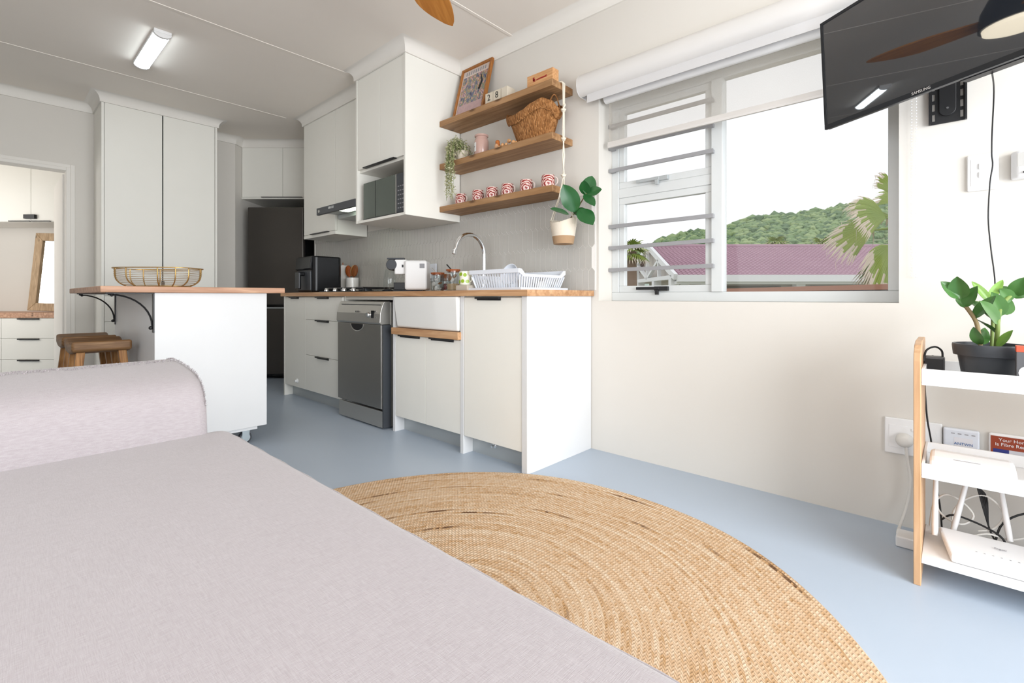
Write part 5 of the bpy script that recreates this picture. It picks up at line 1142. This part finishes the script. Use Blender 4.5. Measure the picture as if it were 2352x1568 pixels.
for (bx, by, zb, tx, ty, zt) in ((2147, 1228, 1.575, 2150, 1085, 1.60), (2190, 1216, 1.60, 2225, 1090, 1.60), (2320, 1243, 1.52, 2297, 1110, 1.57)):
    A = pw(bx, by, zb); B = pw(tx, ty, zt); MB().tube([A, A.lerp(B, .15), A.lerp(B, .9), B], [.0075, .0085, .0065, .0055], 8).build('antenna', Mt['plastic'], r2_, smooth=50)
# cables behind the unit
cable('white_cable', 'white cable looping in the left of the bottom shelf space', [(-.06, 2.23, .09), (-.05, 2.22, .17), (-.02, 2.21, .215), (.02, 2.22, .20), (.05, 2.22, .16), (.02, 2.2, .13), (-.03, 2.2, .15), (-.05, 2.21, .2)], .0032, 'cable_w')
cable('white_cable', 'white cable rising in an arc beside the middle antenna', [(.0, 2.20, .10), (.0, 2.21, .16), (.03, 2.22, .21), (.08, 2.22, .235), (.12, 2.22, .19), (.10, 2.21, .14), (.06, 2.2, .12)], .0032, 'cable_w')
cable('white_cable', 'white cable lying along the back of the bottom board', [(.02, 2.16, .095), (.08, 2.18, .125), (.13, 2.2, .115), (.18, 2.2, .135), (.22, 2.2, .10)], .003, 'cable_w')
cable('black_cable', 'black cable arching behind the right antenna', [(.10, 2.2, .10), (.12, 2.22, .16), (.18, 2.23, .205), (.25, 2.23, .19), (.29, 2.22, .13), (.30, 2.2, .09)], .0032, 'black')
cable('black_cable', 'black cable curling low behind the left antenna', [(-.03, 2.2, .13), (.0, 2.2, .155), (.06, 2.2, .145), (.11, 2.19, .125), (.12, 2.18, .10), (.08, 2.19, .098)], .0032, 'black')
bun = MB()
for i in range(5): bun.tube(smoothp([(.02 + .004 * i, 2.22, .285), (-.0 + .006 * i, 2.22, .295 + .004 * i), (.03, 2.22, .30 - .003 * i), (.07, 2.22, .285), (.06, 2.22, .262), (.065 + .004 * i, 2.22, .23), (.085, 2.22, .14), (.10, 2.2, .10)]), .0026, 6)
tag(bun.build('cord_bundle', Mt['black'], None, smooth=60), 'tied bundle of black cord hanging under the middle tray', 'cable')
cable('black_cable', 'thin black cord dropping from the top tray past the middle tray', [(-.045, 2.165, .63), (-.050, 2.21, .672), (-.056, 2.262, .676), pw(2125, 870, 1.740), pw(2127, 930, 1.738), pw(2131, 970, 1.736), pw(2139, 1015, 1.734), pw(2142, 1060, 1.732), (-.035, 2.285, .15), (-.02, 2.28, .004), (.03, 2.29, .004)], .0028, 'black')
# wall boxes and card
ob_ = thing('wall_terminal_box', 'white network terminal box on the wall behind the shelf unit', 'network box', (.02, WY - .01, .30))
MB().box(-.027, .069, WY - .024, WY - .0005, .295, .41).build('case', Mt['plasticb'], ob_, bevel=.006, bseg=3)
MB().box(.002, .052, WY - .0246, WY - .024, .348, .380).build('sticker', mat('sticker', (.74, .74, .78), .5), ob_)
text('lettering', 'ANTWN', .013, facing((.027, WY - .0250, .358), (1, 0, 0), (0, 0, 1)), mat('blue_ink', (.02, .12, .35), .5), ob_)
for k in range(4): MB().box(-.006 + k * .018, .004 + k * .018, WY - .0246, WY - .0238, .392, .395).build('mark', Mt['inkg'], ob_)
cd_ = thing('fibre_card', 'rust-red card reading Your Home Is Fibre Ready on the wall', 'card', (.16, WY - .01, .29))
MB().box(.092, .225, WY - .018, WY - .0005, .285, .412).build('backing', Mt['plastic'], cd_, bevel=.006, bseg=3)
MB().box(.097, .220, WY - .0188, WY - .0178, .29, .404).build('red_face', mat('rust_card', (.30, .045, .012), .5), cd_)
text('lettering', 'Your Home', .0155, facing((.154, WY - .0193, .392), (1, 0, 0), (0, 0, 1)), Mt['plastic'], cd_)
text('lettering', 'Is Fibre Ready!', .0155, facing((.154, WY - .0193, .376), (1, 0, 0), (0, 0, 1)), Mt['plastic'], cd_)
MB().box(.103, .142, WY - .0194, WY - .0186, .315, .360).build('blue_panel', mat('blue_card', (.02, .03, .20), .5), cd_)
MB().prism([(.142, .315), (.205, .315), (.213, .33), (.205, .352), (.185, .36), (.142, .36)], 'y', WY - .0194, WY - .0186).build('pale_panel', mat('pale_card', (.62, .62, .66), .5), cd_)
sk_ = thing('double_socket', 'white double wall socket with a plug left of the shelf unit', 'socket', (-.11, WY - .01, .28))
MB().box(-.199, -.030, WY - .012, WY - .0005, .28, .418).build('plate', Mt['plastic'], sk_, bevel=.003)
MB().box(-.186, -.045, WY - .0135, WY - .0115, .305, .392).build('inner_plate', Mt['plastic'], sk_, bevel=.001)
MB().box(-.118, -.098, WY - .018, WY - .013, .375, .386).build('switch', Mt['plastic'], sk_, bevel=.003)
pg = thing('plug_with_cord', 'three-pin white plug and thick cord running from socket to floor', 'plug', (-.14, WY - .03, .02))
MB().lathe([(.024, 0), (.028, -.012), (.022, -.028), (.012, -.034)], (-.138, WY - .0135, .34), 16, ax='y').build('plug', Mt['cable_w'], pg, smooth=40)
MB().tube(smoothp([(-.134, WY - .03, .318), (-.128, WY - .03, .26), (-.120, WY - .035, .19), (-.130, WY - .04, .10), (-.147, WY - .07, .03), (-.153, WY - .10, .008), (-.145, WY - .13, .008)]), .005, 8).build('cord', Mt['cable_w'], pg, smooth=60)
MB().box(-.152, -.095, WY - .21, WY - .13, .0005, .038).build('transformer', Mt['plastic'], pg, bevel=.005, bseg=3)
# ------------------------------------------------------------------ bedroom furniture seen through the doorway
bx_, by_ = cm(-5.35, 5.1)
ds = thing('dresser', 'white chest of drawers with wooden top in the bedroom', 'dresser', (bx_, by_, 0), ANG)
MB().box(-.9, .62, .02, .50, 0, .664).build('body', Mt['cab'], ds, local=True)
MB().box(-.91, .63, -.01, .505, .664, .72).build('wooden_top', Mt['itop'], ds, local=True, bevel=.003)
for z0_, z1_ in ((.45, .66), (.226, .447), (.005, .222)):
    for a_, b_ in ((-.9, -.06), (-.06, .62)):
        d = MB().box(a_ + .002, b_ - .002, 0, .018, z0_, z1_).build('drawer', Mt['cab'], ds, local=True, bevel=.0012, bseg=1)
        c_ = .235 if a_ > -.5 else -.5
        MB().box(c_ - .11, c_ + .11, -.02, .0, z1_ - .012, z1_ - .001).build('handle', Mt['black'], d, local=True)
bx_, by_ = cm(-5.35, 5.15)
bw = thing('bedroom_wall_cabinet', 'white double-door wall cabinet over the bedroom dresser', 'cabinet', (bx_, by_, 1.69), ANG)
MB().box(-.9, .85, .02, .46, .0, .91).build('body', Mt['cab'], bw, local=True)
for a_, b_ in ((-.9, -.31), (-.31, .205), (.205, .72)):
    d = MB().box(a_ + .002, b_ - .002, 0, .018, .003, .90).build('door', Mt['cab'], bw, local=True, bevel=.0012, bseg=1)
    if b_ > .2: MB().box(max(a_ + .02, -.02), min(b_, .42), -.02, .0, .002, .010).build('handle', Mt['black'], d, local=True)
MB().box(.15, .27, -.03, 0, .03, .075).build('latch_box', Mt['black'], bw, local=True, bevel=.003)
mx_, my_ = cm(-4.98, 5.24)
mr = thing('leaning_mirror', 'wood-framed mirror leaning on the bedroom dresser', 'mirror', (mx_, my_, .7215), ANG)
LM = Matrix.Translation((0, 0, .010)) @ Matrix.Rotation(radians(-5), 4, 'X') @ Matrix.Rotation(radians(1.5), 4, 'Y')
mw2, mh2, mf = .31, .86, .085
for n_, poly in (('l', [(-mw2, 0), (-mw2 + mf, mf), (-mw2 + mf, mh2 - mf), (-mw2, mh2)]), ('r', [(mw2, 0), (mw2 - mf, mf), (mw2 - mf, mh2 - mf), (mw2, mh2)]), ('b', [(-mw2, 0), (mw2, 0), (mw2 - mf, mf), (-mw2 + mf, mf)]), ('t', [(-mw2, mh2), (mw2, mh2), (mw2 - mf, mh2 - mf), (-mw2 + mf, mh2 - mf)])):
    MB().prism(poly, 'y', 0.01, .045).xf(LM).build('frame_bar', Mt['mirrorwood'], mr, local=True, bevel=.004)
MB().box(-mw2 + mf - .004, mw2 - mf + .004, .028, .034, mf - .004, mh2 - mf + .004).xf(LM).build('mirror_glass', mat('mirror_glass', (.9, .92, .9), .02, metal=1), mr, local=True)
# ------------------------------------------------------------------ outside: neighbouring house, palms, hillside
GZ = -2.2
tag(MB().add([(-120, 2.7, GZ), (120, 2.7, GZ), (160, 260, GZ), (-260, 260, GZ)], [(0, 1, 2, 3)]).build('ground', mat('garden_ground', (.20, .24, .12), .9, col2=(.30, .28, .18), nscale=.3)), kind='structure')
hxx, hyy = cm(5.55, 19)
ho = thing('neighbour_house', 'neighbouring house with plum tiled roof and white open gable truss', 'house', (hxx, hyy, GZ), ANG)
EZ, RZ_ = 1.60 - GZ, 2.85 - GZ; HW = 3.0; HLn = 13.0
Mt['plum'] = mat('plum_roof_tile', (.43, .265, .33), .75, col2=(.52, .345, .41), nscale=1.2)
Mt['hwhite'] = mat('house_white', (.86, .87, .88), .7); Mt['hwall'] = mat('house_wall', (.62, .58, .54), .8); Mt['hdark'] = mat('house_recess', (.22, .20, .18), .6)
NROW = 22
for sgn in (-1, 1):
    rf = MB(); ncol = 84
    for k in range(NROW):
        for c_ in range(ncol):
            t0, t1 = k / NROW, (k + 1) / NROW + .012
            xa, xb = -.15 + c_ * HLn / ncol, -.15 + (c_ + .92) * HLn / ncol; xm = (xa + xb) / 2
            y0_, z0_ = sgn * HW * (1 - t0) * 1.06, EZ - .06 + (RZ_ - EZ + .06) * t0; y1_, z1_ = sgn * HW * (1 - min(t1, 1)) * 1.06, EZ - .06 + (RZ_ - EZ + .06) * min(t1, 1)
            b_ = len(rf.v); rf.v += [(xa, y0_, z0_ + .035), (xm, y0_, z0_ + .075), (xb, y0_, z0_ + .035), (xa, y1_, z1_), (xm, y1_, z1_ + .03), (xb, y1_, z1_), (xa, y0_, z0_ - .02), (xb, y0_, z0_ - .02)]
            rf.f += [(b_, b_ + 1, b_ + 4, b_ + 3), (b_ + 1, b_ + 2, b_ + 5, b_ + 4), (b_ + 6, b_ + 7, b_ + 2, b_ + 1, b_)]
    tag(rf.build('roof_tiles', Mt['plum'], ho, local=True), kind='stuff')
MB().tube([(-.15, 0, RZ_ + .02), (HLn - .15, 0, RZ_ + .02)], .09, 8).build('ridge', Mt['plum'], ho, local=True, smooth=50)
MB().prism([(-HW * 1.02, EZ - .12), (HW * 1.02, EZ - .12), (0, RZ_ - .08)], 'x', .02, HLn - .3).build('roof_underlay', Mt['hwall'], ho, local=True)
MB().box(-.15, HLn, -HW * 1.12, -HW * 1.06, EZ - .22, EZ + .0).box(-.15, HLn, -HW * 1.06, -HW * .9, EZ - .30, EZ - .20).build('gutter', Mt['hwhite'], ho, local=True)
wl = MB().box(.6, HLn - .3, -HW * .86, HW * .86, 0, EZ - .12).build('wall', Mt['hwall'], ho, local=True)
for x_ in (1.4, 4.6, 7.8, 10.4): MB().box(x_, x_ + 2.2, -HW * .87, -HW * .86, EZ - 1.5, EZ - .35).build('window', Mt['hdark'], ho, local=True)
for x_ in (0.05, 3.9): MB().box(x_, x_ + .3, -HW * 1.0, -HW * .92, 0, EZ - .22).build('post', Mt['hwhite'], ho, local=True)
tb = MB()
def beam(y0, z0, y1, z1, w=.10, x=-.26):
    d = Vector((0, y1 - y0, z1 - z0)).normalized(); s = Vector((0, -d.z, d.y)) * w / 2
    A = Vector((x, y0, z0)); B = Vector((x, y1, z1)); tb.add([A - s, A + s, B + s, B - s, A - s + Vector((.12, 0, 0)), A + s + Vector((.12, 0, 0)), B + s + Vector((.12, 0, 0)), B - s + Vector((.12, 0, 0))], [(0, 1, 2, 3), (4, 5, 6, 7), (0, 1, 5, 4), (1, 2, 6, 5), (2, 3, 7, 6), (3, 0, 4, 7)])
for args in ((-HW * 1.08, EZ - .06, 0, RZ_ + .04, .20), (HW * 1.08, EZ - .06, 0, RZ_ + .04, .20), (-HW, EZ - .06, HW, EZ - .06, .14), (0, EZ, 0, RZ_, .12), (0, EZ, -HW * .5, EZ + .62, .10), (0, EZ, HW * .5, EZ + .62, .10), (-HW * .5, EZ, -HW * .5, EZ + .62, .10), (HW * .5, EZ, HW * .5, EZ + .62, .10)):
    tb = MB(); beam(*args); tb.build('truss_beam', Mt['hwhite'], ho, local=True)
for y_ in (-HW * .95, -HW * .3, HW * .45, HW * .95): MB().box(-.26, .02, y_ - .14, y_ + .14, 0, EZ - .12).build('gable_post', Mt['hwhite'], ho, local=True)
# copper-brown gutter of the lean-to just outside
lp = thing('lean_to_roof', 'low lean-to roof with copper-brown gutter just outside the window', 'roof', (*cm(2.25, 3.9), GZ), 0)
A = pw(1600, 668.5, 5.15); B = pw(2110, 655, 2.75); dv = (B - A).normalized(); sd = Vector((dv.y, -dv.x, 0)).normalized(); sd = sd if sd.dot(R) > 0 else -sd
def strip(o0, o1, z0, z1): 
    q = [A + sd * o0, A + sd * o1, B + sd * o1, B + sd * o0]
    return MB().add([(p_.x, p_.y, .955 + z0) for p_ in q] + [(p_.x, p_.y, .955 + z1) for p_ in q], [(0, 1, 2, 3), (4, 5, 6, 7), (0, 1, 5, 4), (1, 2, 6, 5), (2, 3, 7, 6), (3, 0, 4, 7)])
strip(0, .10, -.022, .012).build('gutter', mat('copper_gutter', (.42, .20, .13), .3, metal=.3, spec=.6), lp)
strip(.03, .06, -.30, -.022).build('fascia', mat('dark_fascia', (.06, .03, .025), .6), lp)
strip(.06, 1.2, -.40, -.30).build('roof_sheet', Mt['hdark'], lp)
strip(.9, 1.0, -3.1, -.40).build('rear_wall', Mt['hwall'], lp)
# fan palms
Mt['frond'] = mat('palm_frond', (.20, .31, .06), .5, col2=(.36, .42, .07), nscale=3); Mt['deadtip'] = mat('dry_frond_tip', (.72, .62, .50), .8); Mt['bark'] = mat('palm_bark', (.28, .20, .15), .9, bump=1, bscale=20)
def frond(parent, C_, dirv, petiole, rad, nlf=22, spread=2.4, droop=.45, dead=.35, face=None):
    dirv = Vector(dirv).normalized(); hub = Vector(C_) + dirv * petiole; rnd_ = rnd
    side = dirv.cross(U); side = side.normalized() if side.length > .05 else Vector((1, 0, 0)); upv = side.cross(dirv).normalized()
    if face is not None: upv = Vector(face).normalized(); side = dirv.cross(upv).normalized(); upv = side.cross(dirv).normalized()
    g = MB(); dd_ = MB(); g.tube([Vector(C_), Vector(C_) + dirv * petiole * .5 + U * .03 * petiole, hub], [rad * .03, rad * .022, rad * .018], 5)
    tilt = rnd_.uniform(-.5, .5) if face is None else 0
    for i in range(nlf):
        a_ = -spread / 2 + spread * i / (nlf - 1); dl = (dirv * cos(a_) + (side * cos(tilt) + upv * sin(tilt)) * sin(a_)).normalized()
        L = rad * (1 - .25 * abs(a_) / (spread / 2)) * rnd_.uniform(.9, 1.08); w = L * .062
        s_ = dl.cross(upv).normalized(); pts_ = []
        for k in range(6):
            t_ = k / 5; p_ = hub + dl * (L * t_) - U * (L * droop * max(0, t_ - .25) ** 2 * 1.6); pts_.append((p_, w * (1 - abs(t_ - .45) * 1.5) if t_ < .95 else .002))
        for k in range(5):
            (p_, wa), (q_, wb) = pts_[k], pts_[k + 1]; tgt = dd_ if (k >= 4 or (k == 3 and rnd_.random() < dead)) else g
            b_ = len(tgt.v); fz_ = upv * wa * .5; fz2 = upv * wb * .5
            tgt.v += [tuple(p_ - s_ * wa), tuple(p_ + fz_), tuple(p_ + s_ * wa), tuple(q_ - s_ * wb), tuple(q_ + fz2), tuple(q_ + s_ * wb)]; tgt.f += [(b_, b_ + 1, b_ + 4, b_ + 3), (b_ + 1, b_ + 2, b_ + 5, b_ + 4)]
        if rnd_.random() < dead:
            e_ = pts_[-1][0]; b_ = len(dd_.v); dx_ = Vector((rnd_.uniform(-.05, .05), rnd_.uniform(-.05, .05), -rnd_.uniform(.15, .35))) * rad
            dd_.v += [tuple(e_ - s_ * .006), tuple(e_ + s_ * .006), tuple(e_ + dx_)]; dd_.f.append((b_, b_ + 1, b_ + 2))
    fo_ = g.build('frond', Mt['frond'], parent)
    if dd_.v: dd_.build('dry_tips', Mt['deadtip'], fo_)
def palm(lb, lat, z, h, tr_r, rad, dirs, pet, **k):
    X, Y = cm(lat, z); p_ = thing('fan_palm', lb, 'palm tree', (X, Y, GZ), 0, 'fan palms outside')
    MB().tube([(X, Y, GZ), (X + .03, Y, (GZ + h) / 2), (X, Y, h)], [tr_r * 1.2, tr_r, tr_r * .85], 12).build('trunk', Mt['bark'], p_, smooth=50)
    for d in dirs: frond(p_, (X, Y, h), d, pet, rad, **k)
    return p_
rnd = random.Random(21)
# directions are written as (right, up, away)
def dvec(r_, u_, a_): return tuple(r_ * R + u_ * U + a_ * F)
bp_ = palm('large fan palm with ragged fronds at the right edge of the window', 5.25, 6.4, 1.78, .16, .62, [dvec(*q) for q in ((.8, .2, .3), (.7, .7, -.3), (.2, .9, .4), (.8, -.4, 0), (-.1, -.9, .5), (.1, .2, -.9), (.3, .5, .9), (.5, -.7, -.4), (-.5, .1, .9))], .42, nlf=22, dead=.4, droop=.5)
pc = pw(2084, 523, 6.4)
for q, pet_, rd_, spr, dr2, de in (((-.92, .30, -.25), .40, .66, 1.5, .30, .35), ((-.80, -.02, .35), .36, .60, 1.7, .40, .3), ((-.62, -.72, -.15), .34, .58, 1.9, .55, .6), ((-.40, .92, .0), .46, .50, 1.2, .35, .2), ((-.85, .62, .3), .46, .42, 1.1, .5, .3), ((-.35, -.9, .2), .42, .5, 1.8, .6, .8)):
    frond(bp_, pc, dvec(*q), pet_, rd_, nlf=30, spread=spr, droop=dr2, dead=de, face=-F + .35 * U + .2 * R)
crown = [dvec(cos(a_) * c_, s_, sin(a_) * c_) for s_, c_, n__ in ((.75, .6, 5), (.2, .95, 8), (-.35, .9, 7)) for a_ in [2 * pi * i / n__ + s_ * 3 for i in range(n__)]]
palm('small fan palm with thick trunk at the left edge of the window', (1449 - 1176) / FPX * 13, 13, hgt(578, 13), .17, .42, crown, .18, nlf=12, dead=.1)
palm('distant palm crown rising behind the left of the plum roof', (1783 - 1176) / FPX * 30, 30, hgt(561, 30), .2, .7, crown, .25, nlf=10, dead=.1)
palm('distant palm crown rising behind the middle of the plum roof', (1887 - 1176) / FPX * 31, 31, hgt(564, 31), .2, .75, crown, .28, nlf=10, dead=.1)
# pale green roofed house behind the small palm
gx_, gy_ = cm(6.4, 30)
gh_ = thing('far_house', 'far house with pale green roof behind the small palm', 'house', (gx_, gy_, GZ), ANG)
MB().prism([(-3, 0), (3, 0), (3, 3.1), (-3, 3.1)], 'x', -1.5, 2.6).build('wall', Mt['hwall'], gh_, local=True)
MB().prism([(-3.3, 3.1), (3.3, 3.1), (0, 4.9)], 'x', -1.8, 2.9).build('roof', mat('green_roof', (.45, .55, .48), .7), gh_, local=True)
MB().box(-1.0, .2, -3.02, -3.0, 1.2, 2.8).build('window', Mt['plasticb'], gh_, local=True)
# hillside with bush
prof_h = [(1380, 585), (1440, 578), (1480, 565), (1530, 541), (1570, 529), (1620, 520), (1645, 517), (1670, 514), (1710, 500), (1750, 488), (1800, 488), (1850, 481), (1900, 476), (1950, 462), (1985, 456), (2030, 463), (2100, 455), (2250, 440), (2400, 440)]
def ridge(x):
    for (a_, va), (b_, vb) in zip(prof_h, prof_h[1:]):
        if x <= b_: t_ = max(0, (x - a_) / (b_ - a_)); return va + (vb - va) * t_
    return prof_h[-1][1]
Mt['hill'] = mat('hazed_hill_ground', (.24, .31, .17), .95, col2=(.36, .38, .24), nscale=.15)  # pale green, distance haze put into the ground colour
ZR = 190.
def hillpt(u_, v_):
    x = 1380 + (2400 - 1380) * u_; zz = 70 + (ZR - 70) * v_; top_h = hgt(ridge(x), ZR) - 2.0; h0 = GZ
    lat = (x - 1176) / FPX * zz; X, Y = cm(lat, zz); return (X, Y, h0 + (top_h - h0) * (v_ ** 1.15))
def hillback(u_, v_):
    x = 1380 + (2400 - 1380) * u_; top_h = hgt(ridge(x), ZR) - 2.0; lat = (x - 1176) / FPX * (ZR + 60 * v_); X, Y = cm(lat, ZR + 60 * v_); return (X, Y, top_h - v_ * 14)
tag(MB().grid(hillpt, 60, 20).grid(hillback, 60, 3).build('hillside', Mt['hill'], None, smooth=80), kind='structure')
ico = bmesh.new(); bmesh.ops.create_icosphere(ico, subdivisions=1, radius=1); iv = [v.co.copy() for v in ico.verts]; iff = [tuple(v.index for v in f.verts) for f in ico.faces]; ico.free()
hb = MB(); rnd = random.Random(4)
for i in range(9000):
    u_ = rnd.random(); v_ = rnd.random() ** .8; P = hillpt(u_, v_); s_ = rnd.uniform(.5, 1.5) * (.55 + .75 * v_)
    if v_ > .93 and rnd.random() < .25: s_ *= 1.4
    m_ = hb; b_ = len(m_.v); ro = rnd.uniform(0, 6)
    for c_ in iv:
        k_ = s_ * rnd.uniform(.75, 1.2); m_.v.append((P[0] + (c_.x * cos(ro) - c_.y * sin(ro)) * k_, P[1] + (c_.x * sin(ro) + c_.y * cos(ro)) * k_, P[2] + s_ * .25 + c_.z * k_ * .8))
    m_.f += [tuple(b_ + q for q in f_) for f_ in iff]
Mh, t, p = nt('hazed_bush_leaves'); p.inputs['Roughness'].default_value = .9
ge = N(t, 'ShaderNodeNewGeometry'); rh = N(t, 'ShaderNodeValToRGB'); e = rh.color_ramp.elements; e[0].color = (.13, .20, .115, 1); e[1].color = (.36, .45, .22, 1); e.new(.5).color = (.22, .32, .155, 1)  # ramp greens lightened to carry the distance haze
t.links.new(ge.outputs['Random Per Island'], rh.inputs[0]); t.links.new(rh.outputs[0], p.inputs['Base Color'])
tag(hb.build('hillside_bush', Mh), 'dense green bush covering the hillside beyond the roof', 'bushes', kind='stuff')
